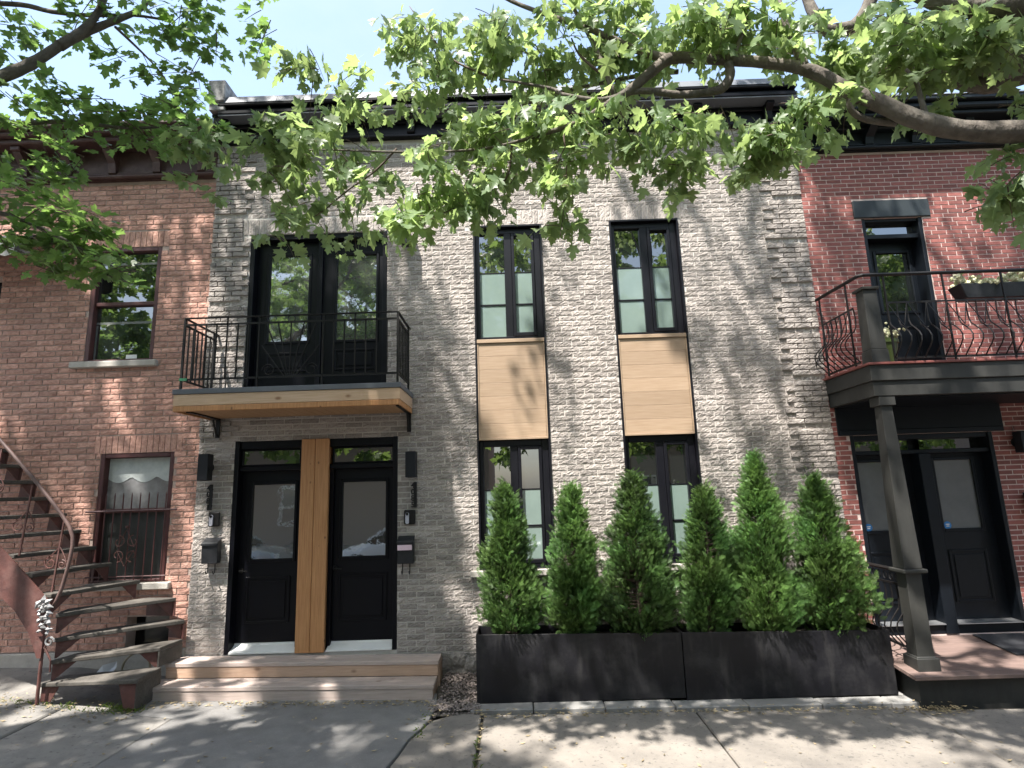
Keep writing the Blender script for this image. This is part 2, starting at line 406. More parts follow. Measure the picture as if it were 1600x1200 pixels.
    def prism(self, poly, off, tone=0.5):
        """polygon of 3-D points swept by the vector off"""
        n = len(poly); off = Vector(off)
        vs = [Vector(p) for p in poly] + [Vector(p) + off for p in poly]
        fs = [tuple(range(n - 1, -1, -1)), tuple(range(n, 2 * n))]
        fs += [(i, (i + 1) % n, (i + 1) % n + n, i + n) for i in range(n)]
        return self.add(vs, fs, tone)

    def blob(self, c, r, n=1, tone=0.5, jit=0.0, sc=(1, 1, 1)):
        bm = bmesh.new(); bmesh.ops.create_icosphere(bm, subdivisions=n, radius=1)
        vs = []
        for v in bm.verts:
            k = r * (1 + rnd.uniform(-jit, jit))
            vs.append((c[0] + v.co.x * k * sc[0], c[1] + v.co.y * k * sc[1], c[2] + v.co.z * k * sc[2]))
        fs = [tuple(v.index for v in f.verts) for f in bm.faces]
        bm.free()
        return self.add(vs, fs, tone)

    def mesh(self, name, m, c=Vector((0, 0, 0)), smooth=False):
        me = bpy.data.meshes.new(name)
        me.from_pydata([(x - c.x, y - c.y, z - c.z) for x, y, z in self.v], [], self.f)
        a = me.attributes.new('tone', 'FLOAT', 'POINT')
        a.data.foreach_set('value', self.t)
        bm = bmesh.new(); bm.from_mesh(me); bmesh.ops.recalc_face_normals(bm, faces=bm.faces); bm.to_mesh(me); bm.free()
        if smooth:
            me.polygons.foreach_set('use_smooth', [True] * len(me.polygons))
        me.materials.append(MT[m] if isinstance(m, str) else m)
        return me

    def build(self, name, m, parent=None, smooth=False, label=None):
        xs, ys, zs = zip(*self.v)
        c = Vector(((min(xs) + max(xs)) / 2, (min(ys) + max(ys)) / 2, min(zs) if parent is None else (min(zs) + max(zs)) / 2))
        me = self.mesh(name, m, c, smooth)
        o = bpy.data.objects.new(name, me)
        COL.objects.link(o)
        WPOS[o.name] = c
        if parent: o.parent = parent
        o.location = c - wp(parent)
        if label: o['label'] = label
        return o


def tag(o, label, cat, group=None):
    o['label'] = label; o['category'] = cat
    if group: o['group'] = group
    return o


def thing(name, label, cat, loc, group=None):
    o = bpy.data.objects.new(name, None)
    COL.objects.link(o)
    o.location = loc; o.empty_display_size = 0.2
    WPOS[o.name] = Vector(loc)
    return tag(o, label, cat, group)


def structure(o):
    o['kind'] = 'structure'
    return o


def stuff(o):
    o['kind'] = 'stuff'
    return o


def sheet(name, poly, dz, m, parent=None, thick=0.0, bev=0.0, tone=0.5):
    """flat ground piece that follows gz"""
    bm = bmesh.new()
    f = bm.faces.new([bm.verts.new((x, y, 0)) for x, y in poly])
    xs = [p[0] for p in poly]; ys = [p[1] for p in poly]
    for k in (-8.0, -5.1, -3.9, -1.0, 8.0):
        if min(xs) < k < max(xs):
            bmesh.ops.bisect_plane(bm, geom=bm.verts[:] + bm.edges[:] + bm.faces[:], plane_co=(k, 0, 0), plane_no=(1, 0, 0))
    for k in (-4.0, -1.0, -0.6, 0.0):
        if min(ys) < k < max(ys):
            bmesh.ops.bisect_plane(bm, geom=bm.verts[:] + bm.edges[:] + bm.faces[:], plane_co=(0, k, 0), plane_no=(0, 1, 0))
    mb = MB()
    bm.verts.index_update()
    if thick:
        fs = bm.faces[:]
        r = bmesh.ops.extrude_face_region(bm, geom=fs)
        low = [g for g in r['geom'] if isinstance(g, bmesh.types.BMVert)]
        for v in low: v.co.z -= thick
    bm.verts.index_update()
    vs = [(v.co.x, v.co.y, v.co.z + gz(v.co.x, v.co.y) + dz) for v in bm.verts]
    fs = [tuple(v.index for v in q.verts) for q in bm.faces]
    bm.free()
    mb.add(vs, fs, tone)
    o = mb.build(name, m, parent)
    if bev:
        md = o.modifiers.new('edge', 'BEVEL'); md.width = bev; md.segments = 1; md.limit_method = 'ANGLE'; md.angle_limit = math.radians(40)
    return o

# ------------------------------------------------------------------ masonry
def wall_mesh(x0, x1, z0, z1, ops, y=0.004, th=0.28):
    xs = sorted({x0, x1, *[min(max(v, x0), x1) for o in ops for v in o[:2]]})
    zs = sorted({z0, z1, *[min(max(v, z0), z1) for o in ops for v in o[2:]]})
    mb = MB()
    for za, zb in zip(zs, zs[1:]):
        run = None
        for xa, xb in zip(xs, xs[1:]):
            c = ((xa + xb) / 2, (za + zb) / 2)
            hole = any(o[0] < c[0] < o[1] and o[2] < c[1] < o[3] for o in ops)
            if hole:
                if run: mb.box(run[0], run[1], y, y + th, za, zb); run = None
            else:
                run = (run[0], xb) if run else (xa, xb)
        if run: mb.box(run[0], run[1], y, y + th, za, zb)
    return mb


def lay(x0, x1, z0, z1, ops, course, length, joint, jit=0.012, seed=1):
    r = random.Random(seed); out = []
    n = int((z1 - z0) / course)
    for k in range(n):
        za = z0 + k * course + joint / 2; zb = za + course - joint
        zc = (za + zb) / 2
        cuts = sorted([(o[0], o[1]) for o in ops if o[2] - 0.02 < zc < o[3] + 0.02])
        spans = []; a = x0
        for c0, c1 in cuts:
            if c0 > a: spans.append((a, min(c0, x1)))
            a = max(a, c1)
        if a < x1: spans.append((a, x1))
        x = x0 - length * (0.5 if k % 2 else 0.0) - r.uniform(0, 0.25) * length
        while x < x1:
            w = length
            xa, xb = x + joint / 2, x + w - joint / 2
            for s0, s1 in spans:
                p, q = max(xa, s0 + 0.001), min(xb, s1 - 0.001)
                if q - p > 0.03: out.append((p, q, za, zb))
            x += w
    return out


def brick_geo(mb, xa, xb, za, zb, yf, yb, amp, nx, nz, r, tone, edge=0.25):
    """one brick: gridded face with a rough surface, four sides"""
    vs = []; fs = []
    for j in range(nz + 1):
        for i in range(nx + 1):
            x = xa + (xb - xa) * i / nx; z = za + (zb - za) * j / nz
            inner = 0 < i < nx and 0 < j < nz
            d = amp * (r.uniform(0.2, 1.0) if inner else r.uniform(0.15, edge))
            if inner:
                x += r.uniform(-0.2, 0.2) * (xb - xa) / nx; z += r.uniform(-0.25, 0.25) * (zb - za) / nz
            vs.append((x, yf - d, z))
    W = nx + 1
    for j in range(nz):
        for i in range(nx):
            fs.append((j * W + i, j * W + i + 1, (j + 1) * W + i + 1, (j + 1) * W + i))
    ring = [i for i in range(W)] + [j * W + nx for j in range(1, nz + 1)] + [nz * W + i for i in range(nx - 1, -1, -1)] + [j * W for j in range(nz - 1, 0, -1)]
    b0 = len(vs)
    vs += [(xa, yb, za), (xb, yb, za), (xb, yb, zb), (xa, yb, zb)]
    corner = [0, nx, nx + nz, 2 * nx + nz]
    L = len(ring)
    for s in range(4):
        a = corner[s]; b = corner[(s + 1) % 4] if s < 3 else L
        path = [ring[q % L] for q in range(a, b + 1)]
        fs.append((b0 + s, b0 + (s + 1) % 4, *reversed(path)))
    mb.add(vs, fs, tone)


def masonry(house, wall, bricks, soldiers, m, amp, nx, nz, yf, hidden, yoff=lambda x, z: 0.0, seed=3, length=0.2, edge=0.25):
    """300 bricks as objects of their own, the rest joined"""
    r = random.Random(seed)
    full = []
    for b in bricks:
        if abs((b[1] - b[0]) - length) < 0.004 and yoff((b[0] + b[1]) / 2, (b[2] + b[3]) / 2) == 0.0 and not hidden((b[0] + b[1]) / 2, (b[2] + b[3]) / 2):
            c = Vector(((b[0] + b[1]) / 2, 0, (b[2] + b[3]) / 2)) - CAM
            full.append((c.length / abs(c.normalized().y) ** 0.5, b))
    full.sort(key=lambda q: q[0])
    own = {b for _, b in full[:300]}
    var = []
    h = bricks[0][3] - bricks[0][2]
    for k in range(12):
        mb = MB(); brick_geo(mb, -length / 2, length / 2, -h / 2, h / 2, 0, 0.02 - yf, amp, nx, nz, r, k / 11, edge)
        var.append(mb.mesh('brick', m))
    w = wp(wall)
    rest = MB()
    for b in bricks:
        cx, cz = (b[0] + b[1]) / 2, (b[2] + b[3]) / 2
        if b in own:
            o = bpy.data.objects.new('brick', var[r.randrange(12)])
            COL.objects.link(o); o.parent = wall; o.location = Vector((cx, yf, cz)) - w
            if r.random() < 0.5: o.rotation_euler = (0, math.pi, 0)
        else:
            dy = yoff(cx, cz)
            brick_geo(rest, b[0], b[1], b[2], b[3], yf - dy + r.uniform(-0.002, 0.002), 0.02, amp, nx if b[1] - b[0] > 0.12 else max(2, nx // 2), nz, r, r.random(), edge)
    for b in soldiers:
        brick_geo(rest, b[0], b[1], b[2], b[3], yf - 0.001, 0.02, amp, nz, nx, r, 0.35 + 0.65 * r.random(), edge)
    stuff(rest.build('brick_courses', m, wall))


def soldier(x0, x1, z0, z1, w, joint):
    n = max(1, round((x1 - x0) / w)); s = (x1 - x0) / n
    return [(x0 + k * s + joint / 2, x0 + (k + 1) * s - joint / 2, z0 + joint / 2, z1 - joint / 2) for k in range(n)]


# ------------------------------------------------------------------ the ground
g = MB()
N = 24
xs = [-150, -60, -20, -8, -5.1, -4.5, -3.9, -2.5, -1, 1, 3, 5, 8, 20, 60, 150]
ys = [-150, -60, -25, -13, -4.13, -3, -2, -1.0, -0.8, -0.6, -0.3, 0.0, 0.4, 12, 60, 150]
vs = [(x, y, gz(x, y) - (0.07 if y > -4.2 else 0.32)) for y in ys for x in xs]
fs = [(j * len(xs) + i, j * len(xs) + i + 1, (j + 1) * len(xs) + i + 1, (j + 1) * len(xs) + i) for j in range(len(ys) - 1) for i in range(len(xs) - 1)]
g.add(vs, fs)
structure(g.build('ground', 'soil'))
structure(sheet('road', [(-60, -11.9), (60, -11.9), (60, -4.14), (-60, -4.14)], -0.19, 'road'))
kb = sheet('kerb', [(-40, -4.14), (40, -4.14), (40, -4.0), (-40, -4.0)], -0.03, 'paver', None, 0.25, 0.012); structure(kb)
kb2 = sheet('kerb', [(-40, -12.05), (40, -12.05), (40, -11.9), (-40, -11.9)], -0.05, 'paver', None, 0.25, 0.012); structure(kb2)
structure(sheet('far_pavement', [(-40, -17.2), (40, -17.2), (40, -12.06), (-40, -12.06)], -0.06, 'concrete_left', None, 0.1))
sw = structure(sheet('sidewalk', [(-40, -3.995), (40, -3.995), (40, -0.93), (-40, -0.93)], -0.062, 'soil'))


def slab(poly, dz, m='concrete', tone=0.5):
    return sheet('slab', poly, dz, m, sw, 0.055, 0.012, tone)


J = 0.007
slab([(-0.398 + J, -3.98), (1.664 - J, -3.98), (1.664 - J, -0.955), (-0.41 + J, -0.955)], -0.03, tone=0.62)
slab([(1.664 + J, -3.98), (3.766 - J, -3.98), (3.766 - J, -0.955), (1.664 + J, -0.955)], -0.03, tone=0.45)
slab([(3.766 + J, -3.98), (5.85, -3.98), (5.85, -1.02), (3.766 + J, -1.02)], -0.032, tone=0.55)
slab([(5.87, -3.98), (7.95, -3.98), (7.95, -1.02), (5.87, -1.02)], -0.032, tone=0.4)
slab([(7.97, -3.98), (12, -3.98), (12, -1.02), (7.97, -1.02)], -0.032, tone=0.5)
slab([(-1.16, -3.98), (-0.41 - J, -3.98), (-0.42 - J, -0.98), (-0.60, -0.945), (-0.78, -1.03), (-0.90, -1.12), (-0.95, -1.30), (-1.03, -1.55), (-1.06, -1.80), (-1.11, -2.1), (-1.13, -2.6)], -0.016, tone=0.4)
# left: old slabs and the asphalt entry
slab([(-4.55 + J, -3.98), (-3.50, -3.98), (-3.46, -2.05), (-3.43, -1.55), (-3.40, -1.06), (-3.9, -0.955), (-4.55 + J, -0.95)], -0.004, 'concrete_left', 0.6)
slab([(-7.0, -3.98), (-4.565, -3.98), (-4.565, -0.95), (-7.0, -0.95)], -0.002, 'concrete_left', 0.45)
slab([(-12.0, -3.98), (-7.02, -3.98), (-7.02, -0.95), (-12.0, -0.95)], -0.004, 'concrete_left', 0.5)
drv = structure(sheet('asphalt_entry', [(-3.49, -3.98), (-1.17, -3.98), (-1.14, -2.6), (-1.12, -2.08), (-1.07, -1.80), (-1.04, -1.56), (-0.96, -1.31), (-0.915, -1.13), (-0.90, -0.70), (-0.93, -0.45), (-3.95, -0.45), (-3.90, -0.945), (-3.39, -1.05), (-3.42, -1.55), (-3.45, -2.05)], -0.002, 'asphalt', None, 0.05, 0.006))
structure(sheet('yard_paving', [(-12, -0.945), (-3.91, -0.945), (-3.96, -0.45), (-3.99, 0.0), (-12, 0.0)], -0.02, 'concrete_left', None, 0.03))

# kerb stones in front of the planters
kp = MB(); kp.box(-0.56, 3.83, -0.86, -0.33, gz(1.5, -0.7) - 0.09, gz(1.5, -0.7) - 0.055)
border = structure(kp.build('planter_bed', 'soil'))
for x0, x1 in ((-0.54, 0.08), (0.09, 0.79), (0.80, 1.48), (1.49, 2.2), (2.21, 2.92), (2.93, 3.6), (3.61, 3.93)):
    z = gz((x0 + x1) / 2, -0.75)
    m = MB(); m.box(x0, x1, -0.90, -0.70, z - 0.07, z + rnd.uniform(-0.008, 0.0), 0.008, rnd.random())
    m.build('kerb_stone', 'paver', border)
for y0, y1 in ((-0.69, -0.1),):
    z = gz(3.85, -0.7)
    m = MB(); m.box(3.72, 3.90, y0, y1, z - 0.07, z + 0.004, 0.008, 0.8)
    m.build('kerb_stone', 'paver', border)

# ------------------------------------------------------------------ grey brick house (middle)
E0 = (-3.455, -1.453, 0.355, 2.815)           # entry opening
B0 = (-3.40, -1.602, 3.44, 5.53)              # balcony door opening
W1 = (-0.478, 0.418, 1.205, 5.545)            # tall window bays
W2 = (1.308, 2.212, 1.215, 5.562)
house = thing('brick_house', 'grey rock-faced brick row house with two black front doors and pale wood panels', 'house', (-0.02, 0, 0.31), 'row houses along the street')
GX0, GX1 = -3.90, 3.865
wall = wall_mesh(GX0, GX1, 0.31, 6.84, [E0, B0, W1, W2]).build('wall', 'mortar_grey', house)
C = 0.0673; LB = 0.217; JN = 0.0135
sold = []
ops = [E0, B0, W1, W2]
for o in (B0, W1, W2):
    s = (o[0] - 0.11, o[1] + 0.11, o[3], o[3] + 0.215)
    ops.append(s); sold += soldier(*s, 0.072, JN)
bl = lay(GX0, GX1, 0.315, 6.84, ops, C, LB, JN, seed=5)


def quoin(x, z):
    if x < -3.47 or x > 3.42:
        k = (z - 0.31) % (9 * C)
        if z > 2.9 or x > 0: return 0.022 if k > C * 1.05 else -0.006
    return 0.0


def hid_grey(x, z):
    if x > -0.6 and z < 2.35: return True
    if x < -1.2 and 2.75 < z < 4.3: return True
    if x < -1.1 and z < 0.45: return True
    if x < -3.4: return True
    return z > 5.3


masonry(house, wall, bl, sold, 'brick_grey', 0.0095, 7, 3, 0.0015, hid_grey, quoin, 4, LB - JN, 0.75)
m = MB(); m.box(GX0, GX1, -0.02, 0.28, 0.0, 0.308, 0.01)
f = m.build('foundation', 'found', house)
m = MB()
x = -0.92
while x < -0.47:
    m.blob((x, -0.01, 0.2 + rnd.uniform(-0.03, 0.05)), 0.12, 2, 0.5, 0.1, (1, 0.3, 0.75)); x += 0.17
m.build('foundation_stone', 'found', house)
# body of the house behind the facade
m = MB(); m.box(GX0 + 0.01, GX1 - 0.01, 0.35, 11, -0.1, 6.85); m.build('house_body', 'mortar_grey', house)
m = MB(); m.box(GX0, GX1, 0.29, 11, 6.86, 7.0); m.build('roof', 'cap', house)

# cornice: frieze, brackets, crown, drip edge, sloped metal cap
m = MB()
m.box(GX0 + 0.16, GX1 - 0.02, -0.06, 0.28, 6.842, 7.09, 0.004)
m.box(GX0 + 0.16, GX1 - 0.02, -0.085, -0.06, 6.842, 6.875, 0.006)
m.box(GX0 + 0.16, GX1 - 0.02, -0.10, -0.06, 7.03, 7.09, 0.01)
m.box(GX0 + 0.10, GX1 - 0.01, -0.29, 0.28, 7.12, 7.17, 0.008)
m.box(GX0 + 0.10, GX1 - 0.01, -0.255, 0.28, 7.172, 7.225, 0.015)
m.box(GX0 + 0.10, GX1 - 0.01, -0.31, 0.28, 7.227, 7.27, 0.012)
cor = m.build('cornice', 'black', house)
m = MB(); m.box(GX0 + 0.10, GX1 - 0.01, -0.28, 0.28, 7.098, 7.118, 0.003); m.build('drip_edge', 'cap', cor)
x = GX0 + 0.7
while x < GX1 - 0.2:
    m = MB(); m.prism([(x - 0.05, -0.062, 6.88), (x - 0.05, -0.11, 6.90), (x - 0.05, -0.13, 7.0), (x - 0.05, -0.22, 7.06), (x - 0.05, -0.22, 7.09), (x - 0.05, -0.062, 7.09)], (0.1, 0, 0))
    m.build('bracket', 'black', cor); x += 0.96
for k in range(10):
    x0 = GX0 + 0.12 + k * 0.762; x1 = x0 + 0.757
    m = MB(); m.prism([(x0, -0.31, 7.272), (x0, -0.27, 7.38), (x0, 0.1, 7.395), (x0, 0.1, 7.272)], (x1 - x0, 0, 0), 0.5)
    m.build('flashing_sheet', 'cap', cor)
m = MB(); m.box(-3.925, -3.70, -0.33, 0.25, 7.29, 7.60, 0.012); m.box(-3.915, -3.71, -0.30, 0.25, 7.17, 7.288, 0.01)
blk = m.build('parapet_block', 'capstone', house)
m = MB(); m.box(-3.90, -3.70, -0.22, 0.25, 7.0, 7.168, 0.015); m.box(-3.895, -3.72, -0.14, 0.25, 6.84, 6.998, 0.01); m.box(-3.905, -3.71, -0.24, 0.2, 7.12, 7.16, 0.01)
m.build('corner_bracket', 'black', house)


# windows ------------------------------------------------------------
def tall_bay(o, k):
    x0, x1, z0, z1 = o
    zp0, zp1 = 2.735, 3.985                     # wood panel between the two windows
    m = MB()
    t = 0.022
    m.box(x0, x0 + t, -0.02, 0.2, z0, z1); m.box(x1 - t, x1, -0.02, 0.2, z0, z1)
    m.box(x0 + t, x1 - t, -0.02, 0.2, z1 - t, z1)
    m.box(x0 + t, x1 - t, 0.12, 0.21, z0, z1 - t)
    bay = m.build('window_surround', 'frame', house)
    a, b = x0 + t + 0.001, x1 - t - 0.001
    for (wa, wb) in ((zp1 + 0.02, z1 - t - 0.001), (z0 + 0.012, zp0 - 0.012)):
        fr = MB(); y0, y1 = 0.045, 0.118; F = 0.052
        fr.box(a, a + F, y0, y1, wa, wb, 0.004); fr.box(b - F - 0.03, b, y0, y1, wa, wb, 0.004)
        fr.box(a + F, b - F - 0.03, y0, y1, wb - F - 0.02, wb, 0.004); fr.box(a + F, b - F - 0.03, y0 - 0.01, y1, wa, wa + 0.04, 0.004)
        w = a + (b - a) * 0.465
        fr.box(w - 0.02, w + 0.075, y0, y1, wa + 0.04, wb - F - 0.02, 0.004)
        win = fr.build('window', 'frame', house)
        # opening sash on the right
        s = MB(); sa, sb, za, zb = w + 0.077, b - F - 0.032, wa + 0.043, wb - F - 0.023; q = 0.038
        s.box(sa, sa + q, 0.03, 0.11, za, zb, 0.004); s.box(sb - q, sb, 0.03, 0.11, za, zb, 0.004)
        s.box(sa + q, sb - q, 0.03, 0.11, zb - q, zb, 0.004); s.box(sa + q, sb - q, 0.03, 0.11, za, za + q + 0.01, 0.004)
        s.build('sash', 'frame', win)
        zf = wa + (wb - wa) * 0.60                # frosted up to here
        zm = wa + (wb - wa) * 0.315
        for (pa, pb, pz0, pz1) in ((a + F, w - 0.02, wa + 0.04, wb - F - 0.02), (sa + q, sb - q, za + q + 0.01, zb - q)):
            p = MB(); p.box(pa, pb, 0.088, 0.10, zf + 0.013, pz1); p.build('pane', 'glass', win)
            p = MB(); p.box(pa, pb, 0.088, 0.10, pz0, zm - 0.012); p.build('frosted_pane', 'frost', win)
            p = MB(); p.box(pa, pb, 0.088, 0.10, zm + 0.012, zf - 0.004); p.build('frosted_pane', 'frost', win)
            p = MB(); p.box(pa, pb, 0.078, 0.11, zm - 0.011, zm + 0.011, 0.002); p.build('muntin', 'frame', win)
            p = MB(); p.box(pa, pb, 0.083, 0.105, zf - 0.003, zf + 0.012, 0.002); p.build('film_edge', 'frame', win)
    # panel of horizontal boards
    bk = MB(); bk.box(a, b, 0.028, 0.11, zp0, zp1 + 0.004); bk.box(a, b, -0.015, 0.027, zp0 - 0.008, zp0 + 0.02, 0.003)
    bk.box(a, b, -0.022, 0.027, zp1 - 0.03, zp1 + 0.016, 0.003)
    bk.box(a, a + 0.016, -0.012, 0.027, zp0 + 0.021, zp1 - 0.031); bk.box(b - 0.016, b, -0.012, 0.027, zp0 + 0.021, zp1 - 0.031)
    pan = bk.build('wood_panel', 'siding', house)
    n = 7; hh = (zp1 - 0.031 - zp0 - 0.021) / n
    for i in range(n):
        z = zp0 + 0.021 + i * hh
        p = MB(); p.box(a + 0.018, b - 0.018, -0.004, 0.026, z + 0.0007, z + hh - 0.0007, 0.002, rnd.random())
        p.build('plank', 'siding', pan)
    # stone sill
    m = MB(); m.box(x0 - 0.11, x1 + 0.08, -0.075, 0.04, z0 - 0.075, z0 - 0.003, 0.008); m.build('window_sill', 'stone', house)
    m = MB(); m.box(x0 + 0.01, x1 - 0.01, -0.03, 0.06, z0, z0 + 0.012, 0.003); m.build('sill_flashing', 'frame', house)


tall_bay(W1, 1)
tall_bay(W2, 2)


def door_leaf(parent, x0, x1, z0, z1, y, gl, pn, mname, gm, name='door', sill=None):
    """leaf with glazed top and a raised panel below; gl and pn are rectangles x0 x1 z0 z1"""
    m = MB(); D = 0.045
    g0, g1, g2, g3 = gl
    m.box(x0, g0, y, y + D, z0, z1); m.box(g1, x1, y, y + D, z0, z1)
    m.box(g0, g1, y, y + D, g3, z1); m.box(g0, g1, y, y + D, z0, g2)
    d = m.build(name, mname, parent)
    m = MB(); q = 0.032
    for (a, b, c, e) in ((g0 - q, g0 + 0.006, g2 - q, g3 + q), (g1 - 0.006, g1 + q, g2 - q, g3 + q)):
        m.box(a, b, y - 0.014, y - 0.001, c, e, 0.006)
    for (c, e) in ((g2 - q, g2 + 0.006), (g3 - 0.006, g3 + q)):
        m.box(g0 + 0.0065, g1 - 0.0065, y - 0.014, y - 0.001, c, e, 0.006)
    m.build('glass_moulding', mname, d)
    m = MB(); m.box(g0, g1, y + 0.012, y + 0.03, g2, g3); m.build('pane', gm, d)
    p0, p1, p2, p3 = pn
    m = MB(); q = 0.028
    for (a, b, c, e) in ((p0, p0 + q, p2, p3), (p1 - q, p1, p2, p3), (p0 + q, p1 - q, p2, p2 + q), (p0 + q, p1 - q, p3 - q, p3)):
        m.box(a, b, y - 0.013, y - 0.001, c, e, 0.008)
    m.box(p0 + 0.055, p1 - 0.055, y - 0.012, y - 0.001, p2 + 0.055, p3 - 0.055, 0.011)
    m.build('raised_panel', mname, d)
    return d


# front entry ---------------------------------------------------------
x0, x1, z0, z1 = E0
m = MB()
m.box(x0, x0 + 0.055, -0.005, 0.22, z0, z1, 0.004); m.box(x1 - 0.055, x1, -0.005, 0.22, z0, z1, 0.004)
m.box(x0 + 0.056, x1 - 0.056, 0.02, 0.22, z1 - 0.10, z1 - 0.001, 0.004)
m.box(x0 + 0.056, x1 - 0.056, 0.03, 0.22, 2.445, 2.505, 0.006)
m.box(x0 + 0.056, x1 - 0.056, 0.185, 0.24, z0, 2.444)
m.box(x0 + 0.056, x1 - 0.056, 0.185, 0.24, 2.506, z1 - 0.101)
m.box(-2.66, -2.25, 0.06, 0.184, z0, 2.444)
ent = m.build('entry_frame', 'black', house)
dl = door_leaf(house, -3.398, -2.662, 0.452, 2.443, 0.12, (-3.262, -2.735, 1.39, 2.285), (-3.295, -2.755, 0.665, 1.195), 'black', 'glass_wavy', 'front_door')
dr = door_leaf(house, -2.248, -1.510, 0.442, 2.443, 0.12, (-2.155, -1.615, 1.39, 2.285), (-2.18, -1.595, 0.66, 1.20), 'black', 'glass_wavy', 'front_door')
dl['label'] = 'left front door beside the red house'; dr['label'] = 'right front door beside the mailbox with pink paper'
for (a, b, d) in ((-3.395, -2.63, dl), (-2.27, -1.512, dr)):
    m = MB(); m.prism([(a, -0.015, 0.358), (a, -0.015, 0.375), (a, 0.115, 0.425), (a, 0.13, 0.45), (a, 0.16, 0.45), (a, 0.16, 0.358)], (b - a, 0, 0)); m.build('threshold', 'white', d)
    m = MB(); m.tube([(a + 0.045, 0.085, 1.27), (a + 0.045, 0.06, 1.27), (a + 0.10, 0.055, 1.268), (a + 0.14, 0.058, 1.262)], 0.009); m.lathe([(0.03, -0.012), (0.03, 0.012)], (a + 0.045, 0.107, 1.27), 14, 0.5, 'y'); m.build('handle', 'iron', d)
for (a, b) in ((-3.398, -2.66), (-2.27, -1.512)):
    m = MB(); m.box(a, b, 0.075, 0.18, 2.507, 2.712)
    fr = MB(); q = 0.02
    fr.box(a, a + q, 0.06, 0.074, 2.507, 2.712, 0.004); fr.box(b - q, b, 0.06, 0.074, 2.507, 2.712, 0.004)
    fr.box(a + q, b - q, 0.06, 0.074, 2.507, 2.507 + q, 0.004); fr.box(a + q, b - q, 0.06, 0.074, 2.712 - q, 2.712, 0.004)
    tr = fr.build('transom_window', 'black', house)
    m = MB(); m.box(a + 0.002, b - 0.002, 0.076, 0.09, 2.509, 2.71); m.build('pane', 'glass', tr)
pst = MB(); pst.box(-2.60, -2.30, 0.0, 0.184, 0.356, 2.813)
post = pst.build('door_post', 'post_wood', house, label='orange cedar post between the two front doors')
for a, b in ((-2.622, -2.454), (-2.450, -2.284)):
    m = MB(); m.box(a, b, -0.04, -0.002, 0.356, 2.813, 0.006); m.build('board', 'post_wood', post)

# balcony doors --------------------------------------------------------
x0, x1, z0, z1 = B0
m = MB()
m.box(x0, x0 + 0.06, 0.0, 0.24, z0, z1, 0.004); m.box(x1 - 0.06, x1, 0.0, 0.24, z0, z1, 0.004)
m.box(x0 + 0.061, x1 - 0.061, 0.02, 0.24, z1 - 0.07, z1, 0.006); m.box(x0 + 0.061, x1 - 0.061, 0.03, 0.24, z0, z0 + 0.03)
m.box(-2.53, -2.47, 0.07, 0.24, z0 + 0.031, z1 - 0.071, 0.004)
m.box(x0 + 0.061, x1 - 0.061, 0.17, 0.26, z0 + 0.031, z1 - 0.071)
m.build('balcony_door_frame', 'black', house)
gl1 = rect(424, 401, 485, 400, .1); gl1 = rect(424.5, 400.5, 485, 534, .12)
gl1 = (at(420.5, 467, .12).x, at(482.5, 467, .12).x, at(448, 534, .12).z, at(455, 400.5, .12).z)
gl2 = (at(525.8, 464, .12).x, at(588.5, 464, .12).x, at(555, 531.2, .12).z, at(558, 398, .12).z)
pn1 = (at(415, 575, .12).x, at(479, 575, .12).x, at(447, 582, .12).z, at(447, 551, .12).z)
pn2 = (at(521, 575, .12).x, at(588, 575, .12).x, at(555, 578, .12).z, at(555, 545, .12).z)
door_leaf(house, x0 + 0.063, -2.532, z0 + 0.033, z1 - 0.073, 0.12, gl1, pn1, 'black', 'glass_wavy', 'balcony_door')
door_leaf(house, -2.468, x1 - 0.063, z0 + 0.033, z1 - 0.073, 0.12, gl2, pn2, 'black', 'glass_wavy', 'balcony_door')

# ------------------------------------------------------------------ red house on the left
hl = thing('brick_house', 'rustic brownish red brick row house with dark brown cornice behind the winding stair', 'house', (-6.4, 0, 0.4), 'row houses along the street')
LX0, LX1 = -9.2, GX0 - 0.004
U0 = (-5.462, -4.578, 3.885, 5.425)
V0 = (-5.118, -4.208, 1.19, 2.716)
Dk = (-7.7, -6.64, 2.95, 5.05)
Bm = (-4.62, -4.12, 0.32, 0.80)
wl = wall_mesh(LX0, LX1, 0.44, 6.37, [U0, V0, Dk, Bm], 0.024).build('wall', 'mortar_left', hl)
CL, LL, JL = 0.0735, 0.225, 0.0125
sold = []; ops = [U0, V0, Dk, Bm]
for o in (U0, V0):
    s = (o[0] - 0.09, o[1] + 0.09, o[3], o[3] + 0.22); ops.append(s); sold += soldier(*s, 0.075, 0.008)
bl = lay(LX0, LX1, 0.445, 6.36, ops, CL, LL, JL, seed=8)
masonry(hl, wl, bl, sold, 'brick_left', 0.008, 4, 2, 0.017, lambda x, z: x < -6.1 or z > 5.2 or z < 1.1 or (x < -4.4 and z < 1.5) or (x < -5.0 and z < 2.4), seed=9, length=LL - JL, edge=0.4)
m = MB(); m.box(LX0, LX1, 0.0, 0.3, -0.1, 0.435, 0.01); m.build('foundation', 'stone', hl)
m = MB(); m.box(LX0 + .01, LX1 - .01, 0.37, 11, -0.1, 6.4); m.build('house_body', 'mortar_left', hl)
m = MB(); m.box(LX0, LX1, 0.32, 11, 6.45, 6.6); m.build('roof', 'roof_red', hl)
m = MB()
m.box(LX0, LX1, -0.03, 0.3, 6.372, 6.78); m.box(LX0, LX1, -0.10, -0.03, 6.372, 6.42, 0.015); m.box(LX0, LX1, -0.06, -0.03, 6.43, 6.47, 0.01)
m.box(LX0, LX1, -0.30, 0.3, 6.782, 6.85, 0.015); m.box(LX0, LX1, -0.38, 0.3, 6.852, 6.91, 0.02); m.box(LX0, LX1, -0.44, 0.3, 6.912, 6.97, 0.015)
